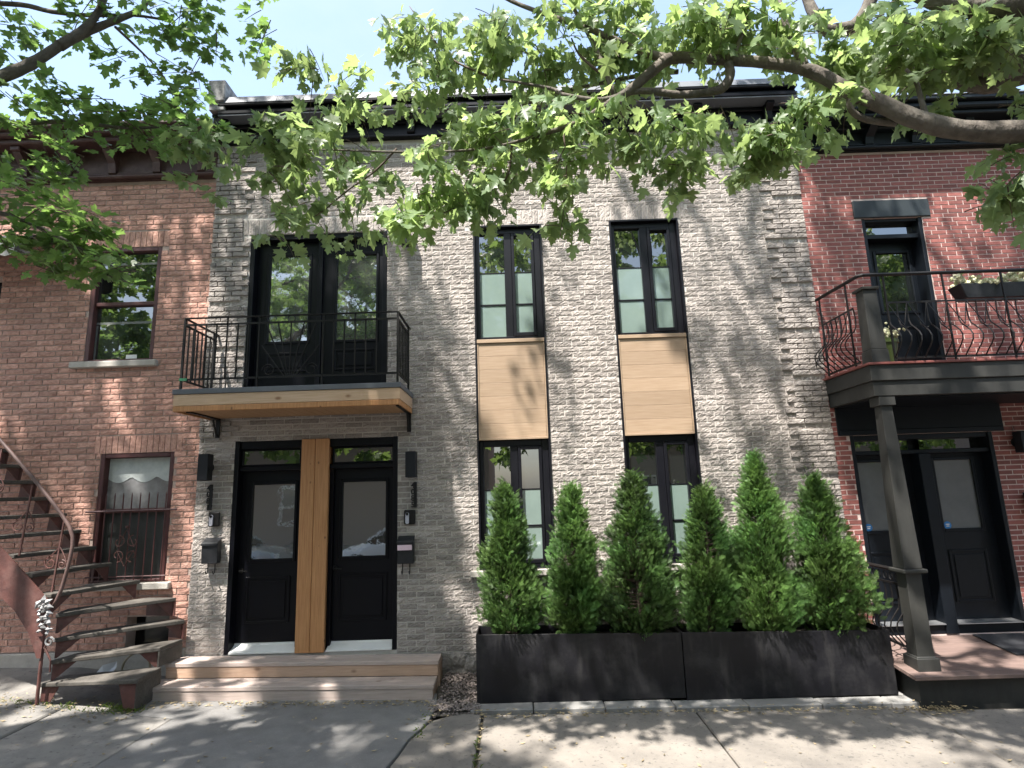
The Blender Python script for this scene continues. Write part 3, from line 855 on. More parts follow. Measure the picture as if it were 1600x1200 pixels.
cl = m.build('cornice', 'brown', hl)
x = LX0 + 0.3
while x < LX1:
    m = MB()
    m.prism([(x, -0.032, 6.42), (x, -0.08, 6.45), (x, -0.10, 6.58), (x, -0.22, 6.70), (x, -0.24, 6.78), (x, -0.032, 6.78)], (0.10, 0, 0))
    m.box(x - 0.015, x + 0.115, -0.26, -0.1, 6.72, 6.779, 0.008)
    m.build('bracket', 'brown', cl); x += 0.595
m = MB(); m.prism([(LX0, -0.42, 6.972), (LX0, 0.3, 7.30), (LX0, 0.3, 6.972)], (LX1 - LX0 - 0.05, 0, 0)); m.build('mansard', 'roof_red', hl)


def sash_window(o, parent, m_fr, split, y=0.09):
    a, b, c, d = o; F = 0.055
    m = MB()
    m.box(a, a + F, 0.02, 0.2, c, d, 0.006); m.box(b - F, b, 0.02, 0.2, c, d, 0.006)
    m.box(a + F, b - F, 0.02, 0.2, d - F, d, 0.006); m.box(a + F, b - F, 0.02, 0.2, c, c + 0.03, 0.004)
    m.box(a + F, b - F, 0.05, 0.16, split - 0.025, split + 0.025, 0.006)
    m.box(a + F, b - F, 0.17, 0.2, c + 0.03, d - F)
    return m.build('window', m_fr, parent)


w = sash_window(U0, hl, 'maroon', 4.66)
a, b, c, d = U0
m = MB(); m.box(a + .056, b - .056, 0.10, 0.115, c + .031, 4.634); m.build('pane', 'glass', w)
m = MB(); m.box(a + .056, b - .056, 0.08, 0.095, 4.686, d - .056); m.build('pane', 'glass', w)
for bx in ((a + .06, b - .06, 0.096, 0.099, 4.40, 4.43), (a + .06, b - .06, 0.077, 0.0795, 5.20, 5.23), (a + .06, a + .085, 0.096, 0.099, c + .04, 4.39)):
    m = MB(); m.box(*bx); m.build('blind_rail', 'greytint', w)
m = MB(); m.box(-4.98, -4.84, 0.096, 0.099, c + .05, c + .10); m.build('sticker', 'white', w)
m = MB(); m.box(-5.60, -4.50, -0.05, 0.2, 3.80, 3.882, 0.01); m.build('window_sill', 'stone', hl)
w = sash_window(V0, hl, 'maroon', 2.02)
a, b, c, d = V0
m = MB(); m.box(a + .056, b - .056, 0.10, 0.115, c + .031, 1.994); m.build('insect_screen', 'screen', w)
# lace valance and curtain seen through the upper sash
m = MB(); m.box(a + .056, b - .056, 0.11, 0.125, 2.046, d - .056); m.build('pane', 'room', w)
m = MB(); pts = []
n = 24
for i in range(n + 1):
    t = i / n; pts.append((a + .06 + (b - a - .12) * t, 2.43 - 0.07 * abs(math.sin(t * math.pi * 2.5 + 0.3))))
m.prism([(a + .06, 0.105, d - .058)] + [(p, 0.105, q) for p, q in pts] + [(b - .06, 0.105, d - .058)], (0, 0.004, 0)); m.build('lace_valance', 'curtain', w)
m = MB(); m.box(-5.12, -4.13, -0.045, 0.2, 1.105, 1.186, 0.01); m.build('window_sill', 'stone', hl)
m = MB(); m.box(Dk[0], Dk[1], 0.15, 0.2, Dk[2], Dk[3]); m.build('dark_door', 'navy', hl)
m = MB(); m.box(Bm[0], Bm[1], 0.2, 0.25, Bm[2], Bm[3]); m.build('basement_window', 'lens', hl)
# iron guard over the lower window
gr = MB(); gr.tube([(a - .09, -0.02, 2.02), (b + .10, -0.02, 2.02)], 0.013, 6); gr.tube([(a - .02, -0.02, 1.26), (b + .02, -0.02, 1.26)], 0.010, 6)
grille = gr.build('window_guard', 'maroon', hl)
for k in range(9):
    x = a + 0.04 + (b - a - 0.08) * k / 8
    m = MB(); m.tube([(x, -0.02, 1.22), (x, -0.02, 2.20), (x, -0.02, 2.235)], [0.008, 0.008, 0.002], 6); m.build('guard_bar', 'maroon', grille)
m = MB()
cx = (a + b) / 2 - 0.02
for s in (-1, 1):
    for zc, dr in ((1.66, 1), (1.50, -1)):
        pts = []
        for i in range(18):
            t = i / 17; an = math.pi * (0.5 + 1.8 * t); r = 0.075 * (1 - 0.6 * t)
            pts.append((cx + s * (0.085 + r * math.cos(an)), -0.03, zc + dr * r * math.sin(an)))
        m.tube(pts, 0.006, 5)
m.tube([(cx - 0.1, -0.03, 1.60), (cx, -0.03, 1.80), (cx + 0.1, -0.03, 1.60)], 0.006, 5); m.tube([(cx - 0.1, -0.03, 1.56), (cx, -0.03, 1.38), (cx + 0.1, -0.03, 1.56)], 0.006, 5)
m.blob((cx, -0.03, 1.83), 0.022, 1); m.build('scroll_ornament', 'rust', grille)

# ------------------------------------------------------------------ red house on the right
hr = thing('brick_house', 'dark red brick row house with pale mortar lines and blackish green cornice', 'house', (6.4, 0, 0.2), 'row houses along the street')
RX0, RX1 = GX1 + 0.004, 9.0
D2 = (4.615, 5.41, 3.33, 5.472)
D1 = (4.07, 5.80, 0.34, 2.64)
L2 = (4.52, 5.52, 5.475, 5.718)
H1 = (3.93, 5.95, 2.642, 3.02)
wr = wall_mesh(RX0, RX1, 0.1, 6.42, [D2, D1], 0.0035).build('wall', 'mortar_right', hr)
CR, LR, JR = 0.0586, 0.193, 0.013
bl = lay(RX0, RX1, 0.12, 6.41, [D2, D1, L2, H1], CR, LR, JR, seed=12)
masonry(hr, wr, bl, [], 'brick_right', 0.0015, 2, 1, 0.0, lambda x, z: x > 6.4 or z < 3.4 and not (x < 4.05 and z > 1.2) or z > 6.2 or x < 3.98, seed=13, length=LR - JR, edge=1.0)
m = MB(); m.box(RX0 + .01, RX1 - .01, 0.35, 11, -0.1, 6.42); m.build('house_body', 'mortar_right', hr)
m = MB(); m.box(RX0, RX1, 0.3, 11, 6.5, 6.7); m.build('roof', 'cap', hr)
m = MB(); m.box(L2[0], L2[1], -0.02, 0.25, L2[2], L2[3], 0.008); m.build('lintel', 'lintel', hr)
m = MB(); m.box(H1[0], H1[1], -0.012, 0.2, H1[2], H1[3], 0.006); m.box(H1[0] + .02, H1[1] - .02, -0.03, -0.013, H1[2], H1[2] + 0.06, 0.006); m.build('entry_header', 'navy', hr)
m = MB()
m.box(RX0, RX1, -0.04, 0.3, 6.425, 6.72); m.box(RX0, RX1, -0.10, -0.04, 6.425, 6.465, 0.012); m.box(RX0, RX1, -0.075, -0.04, 6.475, 6.505, 0.01)
m.box(RX0, RX1, -0.14, -0.04, 6.68, 6.72, 0.01); m.box(RX0, RX1, -0.34, 0.3, 6.722, 6.78, 0.012); m.box(RX0, RX1, -0.40, 0.3, 6.782, 6.86, 0.02); m.box(RX0, RX1, -0.45, 0.3, 6.862, 6.92, 0.012)
crn = m.build('cornice', 'dkgreen', hr)
m = MB(); m.box(RX0, RX1, -0.46, 0.35, 6.922, 6.945, 0.004); m.build('drip_edge', 'alu', crn)
x = RX0 + 0.28
while x < RX1:
    m = MB(); m.prism([(x, -0.042, 6.47), (x, -0.09, 6.49), (x, -0.11, 6.58), (x, -0.24, 6.66), (x, -0.26, 6.72), (x, -0.042, 6.72)], (0.11, 0, 0))
    m.box(x - 0.012, x + 0.122, -0.10, -0.043, 6.44, 6.475, 0.006)
    m.build('bracket', 'dkgreen', crn); x += 0.62
# upper door
a, b, c, d = D2
m = MB(); m.box(a, a + .05, 0.01, 0.3, c, d, 0.005); m.box(b - .05, b, 0.01, 0.3, c, d, 0.005); m.box(a + .05, b - .05, 0.03, 0.3, d - 0.04, d, 0.005)
m.box(a + .05, b - .05, 0.05, 0.3, 5.205, 5.265, 0.006); m.box(a + .05, b - .05, 0.28, 0.33, c, d)
m.build('balcony_door_frame', 'navy', hr)
m = MB(); m.box(a + .052, b - .052, 0.13, 0.145, 5.267, d - .042); m.build('transom_pane', 'glass', hr)
gx0, gx1 = at(1371, 440, .2).x, at(1423, 440, .2).x
door_leaf(hr, a + .052, b - .052, c + .01, 5.203, 0.2, (gx0 + .02, gx1 + .02, 4.25, 5.06), (gx0, gx1, 3.55, 4.05), 'navy', 'glass', 'balcony_door')
# porch doors
a, b, c, d = D1
m = MB(); m.box(a, a + .05, 0.0, 0.25, c, d, 0.005); m.box(b - .05, b, 0.0, 0.25, c, d, 0.005); m.box(a + .05, b - .05, 0.02, 0.25, d - .06, d, 0.005)
m.box(a + .05, b - .05, 0.03, 0.25, 2.40, 2.45, 0.006); m.box(4.86, 5.0, -0.02, 0.25, c, 2.40, 0.006); m.box(a + .05, b - .05, 0.22, 0.28, c, d)
m.box(a + .05, b - .05, 0.0, 0.14, c, c + 0.10, 0.006)
m.build('entry_frame', 'navy', hr)
pd1 = door_leaf(hr, a + .052, 4.858, 0.46, 2.398, 0.15, (4.17, 4.70, 1.49, 2.32), (4.19, 4.68, 0.65, 1.25), 'navy', 'greytint', 'front_door')
pd2 = door_leaf(hr, 5.002, b - .052, 0.46, 2.398, 0.15, (5.135, 5.60, 1.49, 2.32), (5.14, 5.60, 0.65, 1.25), 'navy', 'greytint', 'front_door')
for dd, x in ((pd1, 4.235), (pd2, 5.19)):
    m = MB(); m.lathe([(0.045, -0.002), (0.045, 0.002)], (x, 0.155, 1.535), 20, 0.5, 'y'); s = m.build('sticker', 'blue', dd)
    m = MB(); m.box(x - .022, x + .022, 0.1500, 0.1525, 1.54, 1.552); m.box(x - .018, x + .018, 0.1500, 0.1525, 1.52, 1.53); m.build('sticker_print', 'white', dd)
for (x0, x1) in ((a + .052, 4.858), (5.002, b - .052)):
    m = MB(); m.box(x0, x1, 0.16, 0.175, 2.452, d - .062); m.build('transom_pane', 'glass', hr)
    m = MB(); m.prism([(x0, -0.03, c + 0.105), (x0, -0.03, c + 0.115), (x0, 0.145, c + 0.12), (x0, 0.145, c + 0.105)], (x1 - x0, 0, 0)); m.build('threshold', 'alu', hr)

# ------------------------------------------------------------------ balcony of the grey house
bal = thing('balcony', 'small balcony with black iron railing and new cedar fascia above the front doors', 'balcony', (-2.55, 0, 3.05))
X0, X1, YF = -3.785, -1.268, -0.80
m = MB(); m.box(X0 + .01, X1 - .01, YF + .03, -0.025, 3.14, 3.275); m.build('floor', 'fascia_wood', bal)
m = MB(); m.box(X0 - .012, X1 + .012, YF - .012, -0.025, 3.277, 3.335, 0.004); m.build('metal_edge', 'cap', bal)
m = MB(); m.box(X0, X1, YF, YF + .028, 3.148, 3.275, 0.003); m.build('fascia_board', 'fascia_wood', bal)
m = MB(); m.box(X0 + .005, X1 - .005, YF - .004, YF + .03, 3.085, 3.144, 0.004); m.build('trim_board', 'post_wood', bal)
for (xa, xb) in ((X0, X0 + .028), (X1 - .028, X1)):
    m = MB(); m.box(xa, xb, YF + .03, -0.03, 3.148, 3.275, 0.003); m.build('fascia_board', 'fascia_wood', bal)
    m = MB(); m.box(xa + .003, xb - .003, YF + .032, -0.03, 3.085, 3.144, 0.003); m.build('trim_board', 'post_wood', bal)
n = 22
for k in range(n):
    xa = X0 + .032 + (X1 - X0 - .064) * k / n; xb = xa + (X1 - X0 - .064) / n - 0.003
    m = MB(); m.box(xa, xb, YF + .032, -0.03, 3.10, 3.135, 0.003, rnd.random()); m.build('soffit_plank', 'soffit_wood', bal)
for x in (X0 + 0.12, X1 - .04):
    m = MB(); m.bar((x, YF + .1, 3.09), (x, -0.03, 3.09), 0.05, 0.012); m.bar((x, -0.036, 3.09), (x, -0.036, 2.86), 0.05, 0.014); m.tube([(x, -0.04, 2.90), (x, -0.06, 2.88), (x, -0.16, 3.07)], 0.012, 6)
    m.build('bracket', 'iron', bal)
RX_0, RX_1, RY = X0 + .05, X1 - .035, YF + .04
ZT, ZM, ZB = 4.165, 4.085, 3.45
r = MB()
r.bar((RX_0, RY, ZT), (RX_1, RY, ZT), 0.03, 0.012); r.bar((RX_0, RY, ZM), (RX_1, RY, ZM), 0.014, 0.022); r.bar((RX_0, RY, ZB), (RX_1, RY, ZB), 0.014, 0.022)
rail = r.build('front_rail', 'iron', bal)
for x in (RX_0, RX_1):
    s = MB(); s.bar((x, RY, ZT), (x, -0.03, ZT), 0.03, 0.012); s.bar((x, RY, ZM), (x, -0.10, ZM), 0.014, 0.022); s.bar((x, RY, ZB), (x, -0.10, ZB), 0.014, 0.022)
    side = s.build('side_rail', 'iron', bal)
    for k in range(8):
        y = RY + (-0.12 - RY) * k / 7
        q = MB(); q.bar((x, y, 3.335 if k in (0, 7) else ZB), (x, y, ZT if k in (0, 7) else ZM), 0.022 if k in (0, 7) else 0.014); q.build('baluster', 'iron', side)
m = MB(); m.bar((RX_0, RY + .01, ZB), (RX_0 + .0, RY - .012, ZB), 0.035, 0.03); m.bar((RX_0 - .01, RY, ZB), (RX_0 + .07, RY, ZB), 0.03, 0.03); m.build('green_tape', 'tape', rail)
sp = (RX_1 - RX_0) / 20
for k in range(1, 20):
    if 8 <= k <= 12: continue
    x = RX_0 + k * sp
    top = ZT if k in (4, 16, 7, 13) else ZM
    q = MB(); q.bar((x, RY, 3.335 if k in (7, 13) else ZB), (x, RY, top), 0.018 if k in (7, 13) else 0.014); q.build('baluster', 'iron', rail)
fx = (RX_0 + RX_1) / 2
q = MB(); q.tube([(fx + .042 * math.cos(a), RY, (ZT + ZM) / 2 + .042 * math.sin(a) * .95) for a in [2 * math.pi * i / 20 for i in range(21)]], 0.005, 6); q.build('ring', 'iron', rail)
for dx in (-.29, -.15, 0, .15, .29):
    q = MB(); q.bar((fx + dx, RY, ZM), (fx + dx * .12, RY, ZB), 0.012); q.build('fan_bar', 'iron', rail)
for s in (-1, 1):
    q = MB(); q.bar((fx + s * .33, RY, ZM - .27), (fx + s * .06, RY, ZB), 0.012); q.build('fan_bar', 'iron', rail)
    pts = []
    for i in range(22):
        t = i / 21; an = math.pi * (0.0 + 2.6 * t); rr = 0.075 * (1 - 0.55 * t)
        pts.append((fx + s * (0.24 + rr * math.cos(an)), RY, ZB + 0.08 + rr * math.sin(an)))
    q = MB(); q.tube(pts, 0.005, 5); q.build('scroll', 'iron', rail)

# ------------------------------------------------------------------ wooden entry steps
st = thing('wooden_steps', 'two low weathered wooden steps in front of the two black doors', 'steps', (-2.47, -0.3, 0.04))


def stepz(x, z): return z + 0.0185 * (-2.47 - x)


def plank(mb, x0, x1, y0, y1, za, zb, tone):
    vs = []
    b = 0.004
    for (x, y, z) in ((x0, y0, za), (x1, y0, za), (x1, y1, za), (x0, y1, za), (x0, y0, zb), (x1, y0, zb), (x1, y1, zb), (x0, y1, zb)):
        vs.append((x, y, stepz(x, z)))
    ce = [sum(v[i] for v in vs) / 8 for i in range(3)]
    mb.add(vs, [(0, 3, 2, 1), (4, 5, 6, 7), (0, 1, 5, 4), (1, 2, 6, 5), (2, 3, 7, 6), (3, 0, 4, 7)], tone)


def bevel(o, w=0.004, seg=1):
    md = o.modifiers.new('edge', 'BEVEL'); md.width = w; md.segments = seg
    return o


for (nm, x0, x1, y0, y1, za, zb, mm) in (
        ('tread', -4.06, -0.945, -0.60, -0.445, 0.135, 0.176, 'step_wood'), ('tread', -4.06, -0.945, -0.441, -0.305, 0.135, 0.176, 'step_wood'),
        ('riser', -4.05, -0.955, -0.592, -0.555, -0.02, 0.134, 'step_wood'),
        ('tread', -3.945, -0.93, -0.31, -0.155, 0.292, 0.334, 'step_wood'), ('tread', -3.945, -0.93, -0.151, -0.03, 0.292, 0.334, 'step_wood'),
        ('riser', -3.935, -0.935, -0.302, -0.262, 0.178, 0.291, 'riser_wood')):
    m = MB(); plank(m, x0, x1, y0, y1, za, zb, rnd.random()); bevel(m.build(nm, mm, st))
for x0 in (-3.975, -0.985):
    m = MB(); plank(m, x0, x0 + .03, -0.553, -0.29, -0.02, 0.134, 0.3); plank(m, x0 + (0.04 if x0 < -2 else 0.005), x0 + .06, -0.26, -0.03, -0.02, 0.291, 0.3); m.build('side_board', 'riser_wood', st)

# ------------------------------------------------------------------ planters
PB = []
for k, (xa, xb, lab) in enumerate(((-0.485, 1.64, 'long black steel planter nearer the wooden steps, holding three cedars'), (1.65, 3.785, 'long black steel planter with pale scuffs nearer the porch, holding three cedars'))):
    z0 = gz((xa + xb) / 2, -0.7) + 0.002; zt = 0.643 if k == 0 else 0.595
    zl, zr = (0.652, 0.612) if k == 0 else (0.612, 0.575)
    y0, y1 = -0.72, -0.30; t = 0.012
    p = thing('planter', lab, 'planter', ((xa + xb) / 2, -0.51, z0), 'black planters along the facade')

    def pz(x): return zl + (zr - zl) * (x - xa) / (xb - xa)
    for nm, (a, b, c, d) in (('front_panel', (xa, xb, y0, y0 + t)), ('back_panel', (xa, xb, y1 - t, y1)), ('side_panel', (xa, xa + t, y0 + t + .0005, y1 - t - .0005)), ('side_panel', (xb - t, xb, y0 + t + .0005, y1 - t - .0005))):
        m = MB(); m.add([(a, c, z0), (b, c, z0), (b, d, z0), (a, d, z0), (a, c, pz(a)), (b, c, pz(b)), (b, d, pz(b)), (a, d, pz(a))], [(0, 3, 2, 1), (4, 5, 6, 7), (0, 1, 5, 4), (1, 2, 6, 5), (2, 3, 7, 6), (3, 0, 4, 7)])
        bevel(m.build(nm, 'planter', p), 0.002)
    m = MB(); m.box(xa + t, xb - t, y0 + t, y1 - t, z0 + 0.02, zr - 0.06); m.build('soil', 'soil', p)


# ------------------------------------------------------------------ conifers
def spray_mesh():
    """flat feathery spray of scale leaves, tip along +y, unit length"""
    vs = []; fs = []

    def strip(p, q, w):
        p = np.array(p, float); q = np.array(q, float); d = q - p; d /= np.linalg.norm(d); s = np.array([-d[1], d[0], 0]) * w
        n = len(vs); vs.extend([p, p + (q - p) * .5 + s * 1.15 + [0, 0, .02], q, p + (q - p) * .45 - s * 1.15 + [0, 0, .02]]); fs.append((n, n + 1, n + 2)); fs.append((n, n + 2, n + 3))
    strip((0, 0, 0), (0, 1, .08), .03)
    for t, l, a in ((.12, .40, 44), (.26, .44, 40), (.4, .42, 37), (.54, .36, 34), (.68, .28, 31), (.82, .18, 28)):
        for s in (-1, 1):
            an = math.radians(a + rnd.uniform(-6, 6))
            strip((0, t + s * .03, .08 * t), (s * math.sin(an) * l, t + s * .03 + math.cos(an) * l, .08 * t - .05 + rnd.uniform(-.05, .05)), .034)
    return np.array(vs), np.array(fs)


def basis(d, nvec):
    """rotation matrices with y = d and z close to nvec (rows of points)"""
    d = d / np.linalg.norm(d, axis=1, keepdims=True)
    x = np.cross(d, nvec); x /= np.linalg.norm(x, axis=1, keepdims=True) + 1e-9
    z = np.cross(x, d)
    return np.stack([x, d, z], axis=2)


def scatter(name, tv, tf, P, R, sc, tone, m, parent):
    n = len(P); k = len(tv)
    if tv.ndim == 3:
        pick = np.arange(n) % len(tv); k = tv.shape[1]
        v = np.einsum('nij,nkj->nki', R, tv[pick]) * sc[:, None, None] + P[:, None, :]
    else:
        v = np.einsum('nij,kj->nki', R, tv) * sc[:, None, None] + P[:, None, :]
    v = v.reshape(-1, 3)
    f = (tf[None, :, :] + (np.arange(n) * k)[:, None, None]).reshape(-1, 3)
    c = (v.min(0) + v.max(0)) / 2
    me = bpy.data.meshes.new(name)
    me.vertices.add(len(v)); me.vertices.foreach_set('co', (v - c).astype(np.float32).ravel())
    me.loops.add(len(f) * 3); me.loops.foreach_set('vertex_index', f.astype(np.int32).ravel())
    me.polygons.add(len(f)); me.polygons.foreach_set('loop_start', np.arange(0, len(f) * 3, 3, dtype=np.int32)); me.polygons.foreach_set('loop_total', np.full(len(f), 3, dtype=np.int32))
    a = me.attributes.new('tone', 'FLOAT', 'POINT'); a.data.foreach_set('value', np.repeat(tone, k).astype(np.float32))
    me.update(calc_edges=True)
    me.materials.append(MT[m])
    o = bpy.data.objects.new(name, me); COL.objects.link(o)
    WPOS[o.name] = Vector(c)
    if parent: o.parent = parent
    o.location = Vector(c) - wp(parent)
    return stuff(o)


SPV, SPF = spray_mesh()


def cedar(x, y, z0, top, prof, label, n, tone0, spread=1.0):
    """prof: list of (height 0..1, radius)"""
    h = top[2] - z0
    t = thing('cedar_shrub', label, 'cedar', (x, y, z0), 'cedars in the black planters')
    m = MB(); m.tube([(x, y, z0), ((x + top[0]) / 2 + .01, y, z0 + h * .5), (top[0], top[1], z0 + h * .93)], [0.028, 0.016, 0.004], 7); m.build('trunk', 'twig', t)
    hh = np.array([p[0] for p in prof]); rr = np.array([p[1] for p in prof])
    # lumps: each is a short branch carrying many sprays
    nl = max(40, int(n * 2.3) // 26)
    P = []; D = []; T = []; SC = []
    br = MB()
    for k in range(nl):
        u = nrs.rand() ** 1.0
        f = u * 0.98
        rad = np.interp(f, hh, rr) * (0.74 + 0.4 * nrs.rand()) * (1 + 0.09 * math.sin(f * 17 + x * 9))
        if rad * nrs.rand() > 0 and nrs.rand() > (rad / rr.max()) ** 0.7 + 0.15: continue
        an = nrs.rand() * 2 * math.pi
        ax = np.array([x + (top[0] - x) * f, y + (top[1] - y) * f, z0 + h * f])
        out = np.array([math.cos(an), math.sin(an), 0])
        c = ax + out * rad * 0.8
        lean = 0.1 + 0.8 * nrs.rand()
        if (math.sin(an * 2 + x * 7) + math.sin(f * 11 + an + x * 3)) < -1.25: continue
        if nrs.rand() < .10: rad *= 1.22
        br.tube([ax + out * 0.01, ax + out * rad * .5 + [0, 0, .03], c + np.array([0, 0, 0.05])], [0.006, 0.004, 0.002], 4)
        tl = nrs.rand()
        for q in range(26):
            # sprays along the branch, ending at the outer skin
            s = 0.25 + 0.75 * nrs.rand() ** 0.6
            p = ax + out * rad * s + np.array([0, 0, 0.10 * s * s]) + nrs.normal(0, 1, 3) * [0.035, 0.035, 0.04]
            P.append(p); D.append(out * (0.65 + .35 * nrs.rand()) + np.array([0, 0, lean + .2]) + nrs.normal(0, .3, 3)); T.append(0.2 + 0.55 * tl + 0.6 * (nrs.rand() - .5)); SC.append((0.05 + 0.045 * nrs.rand()) * (0.8 + 0.3 * (1 - f)))
    # leader
    for q in range(70):
        f = 0.86 + 0.14 * nrs.rand()
        p = np.array([x + (top[0] - x) * f, y + (top[1] - y) * f, z0 + h * f]) + nrs.normal(0, 1, 3) * (0.012 + 0.05 * (1 - f) / .14)
        P.append(p); D.append(nrs.normal(0, .35, 3) + [0, 0, 1.0]); T.append(0.5 + .3 * nrs.rand()); SC.append(0.07 + 0.05 * nrs.rand())
    P = np.array(P); D = np.array(D); T = np.clip(np.array(T) + tone0, 0, 1); SC = np.array(SC)
    rad = P - np.array([x, y, 0]); rad[:, 2] = 0
    tang = np.stack([-rad[:, 1], rad[:, 0], np.zeros(len(P))], 1) + nrs.normal(0, .06, (len(P), 3)) + nrs.normal(0, .05, (len(P), 3))
    R = basis(D, tang + rad * nrs.normal(0, .8, (len(P), 1)))
    scatter('foliage', SPV, SPF, P, R, SC, T, 'cedar', t)
    if br.v: stuff(br.build('branches', 'twig', t))


PRA = [(0, .16), (.08, .26), (.3, .275), (.5, .225), (.7, .145), (.85, .08), (1, .01)]
PRB = [(0, .14), (.1, .25), (.35, .25), (.55, .20), (.75, .13), (.88, .085), (1, .01)]
PRC = [(0, .20), (.1, .345), (.35, .33), (.55, .245), (.75, .15), (.88, .08), (1, .01)]
CY = -0.51
cedar(-0.10, CY, .56, (-0.15, CY, 2.14), PRA, 'narrow cedar at the left end of the left planter, nearest the wooden steps', 5200, -0.04)
cedar(0.56, CY, .56, (0.60, CY, 2.08), PRB, 'yellowish green cedar in the middle of the left planter, under the brick pier between windows', 5200, 0.08)
cedar(1.25, CY, .54, (1.29, CY, 2.20), PRC, 'dark dense cedar at the right end of the left planter, in front of a window', 6600, -0.24)
cedar(2.00, CY, .54, (2.08, CY, 2.02), PRB, 'shortest cedar at the left end of the right planter, beside a window', 5200, 0.02)
cedar(2.62, CY, .53, (2.68, CY, 2.36), PRC, 'tallest bright green cedar in the middle of the right planter', 6800, 0.14)
cedar(3.36, CY, .52, (3.30, CY, 2.10), PRC, 'broad cedar with thin top at the right end of the right planter', 6200, 0.0)

# ------------------------------------------------------------------ winding staircase
sc = thing('winding_staircase', 'rusty red iron winding staircase with worn grey wooden treads against the red house', 'staircase', (-4.8, -0.6, 0.16))
TR = [
    (0.372, [(-4.86, -0.92), (-3.865, -0.90), (-3.885, -0.47), (-4.75, -0.66)]),
    (0.575, [(-4.77, -0.90), (-3.90, -0.50), (-3.865, -0.13), (-4.70, -0.62)]),
    (0.775, [(-4.78, -0.86), (-3.86, -0.115), (-4.08, -0.03), (-4.75, -0.58)]),
    (1.02, [(-4.77, -0.89), (-3.99, -0.10), (-4.36, -0.03), (-4.86, -0.62)]),
    (1.225, [(-4.79, -0.95), (-4.45, -0.06), (-4.76, -0.04), (-5.02, -0.92)]),
    (1.43, [(-5.0, -0.96), (-4.80, -0.06), (-5.05, -0.05), (-5.24, -0.96)])]
for k in range(9):
    TR.append((1.625 + .197 * k, [(-5.21 - .197 * k, -0.96), (-5.005 - .195 * k, -0.06), (-5.25 - .197 * k, -0.05), (-5.43 - .197 * k, -0.96)]))
for i, (z, poly) in enumerate(TR):
    m = MB()
    m.prism([(x, y, z - 0.042) for x, y in poly], (0, 0, 0.042), rnd.random())
    tr = bevel(m.build('tread', 'tread', sc), 0.008, 2)
    (ax, ay), (bx, by) = poly[0], poly[1]
    d = Vector((bx - ax, by - ay, 0)); L = d.length; d /= L
    nrm = Vector((-d.y, d.x, 0))
    A = Vector((ax, ay, z - 0.044)) + nrm * .03; B = Vector((bx, by, z - 0.044)) + nrm * .03
    if i == 0:
        for P0, s in ((A + d * .03, 1), (B - d * .03, -1)):
            q = MB(); gzp = gz(P0.x, P0.y)
            q.prism([P0, P0 + d * (s * .17), P0 + d * (s * .10) + Vector((0, 0, gzp - P0.z)), P0 + Vector((0, 0, gzp - P0.z))], nrm * .012); q.build('leg_plate', 'rust', sc)
        q = MB(); P0 = B - d * .02; P1 = Vector((poly[2][0], poly[2][1], P0.z)); q.prism([P0, P1, Vector((P1.x, P1.y, gz(P1.x, P1.y))), Vector((P0.x, P0.y, gz(P0.x, P0.y)))], d * -.01); q.build('side_plate', 'tread', sc)
    else:
        h = 0.155
        for P0, s, w in ((A + d * .02, 1, .20), (B - d * .02, -1, .17)):
            if i > 5 and s == 1: continue
            q = MB(); q.prism([P0, P0 + d * (s * w), P0 + d * (s * .02) + Vector((0, 0, -h)), P0 + Vector((0, 0, -h))], nrm * .010); q.build('bracket', 'rust', sc)
    if i in (1, 2, 3):
        q = MB(); P0 = Vector((bx, by, z - .044)); P1 = Vector((poly[2][0], poly[2][1], z - .044)); q.prism([P0, P1, P1 + Vector((0, 0, -.155)), P0 + Vector((0, 0, -.155))], d * -.012); q.build('side_plate', 'tread' if i == 1 else 'rust', sc)
    if i >= 6:
        q = MB(); q.prism([(bx, by - .03, z - .043), (bx - .19, by - .03, z - .043), (bx - .21, by - .03, z - .21), (bx - .02, by - .03, z - .21)], (0, .012, 0)); q.build('wall_stringer', 'rust', sc)
q = MB()
q.prism([(-7.0, -0.985, 3.13), (-7.0, -0.985, 2.72), (-5.50, -0.985, 1.40), (-5.12, -0.985, 1.08), (-4.95, -0.985, 0.86), (-4.84, -0.985, 0.62), (-4.80, -0.985, 0.62), (-4.79, -0.985, 1.17), (-5.0, -0.985, 1.38), (-5.4, -0.985, 1.76)], (0, 0.014, 0)); q.build('outer_stringer', 'rust', sc)
q = MB(); q.tube([(-4.815, -0.95, 0.16), (-4.81, -0.96, 0.7), (-4.80, -0.97, 1.12)], 0.016, 8); q.build('newel_post', 'rust', sc)
hp = [at(u, v, -0.95) for u, v in ((-70, 603), (0, 687), (50, 745), (80, 782), (97, 805), (108, 822), (113.5, 838), (113.5, 852), (110, 870), (105, 890), (97, 918), (89, 937), (82, 950))]
q = MB(); q.tube(hp, 0.0185, 10); hrail = q.build('handrail', 'rail', sc, True)


def scroll(mb, c, r, s, turns=1.5, n=18, rad=0.006, st=0.0):
    pts = []
    for i in range(n):
        t = i / (n - 1); an = st + s * 2 * math.pi * turns * t; rr = r * (1 - 0.75 * t)
        pts.append((c[0] + rr * math.cos(an), c[1], c[2] + rr * math.sin(an)))
    mb.tube(pts, rad, 5)


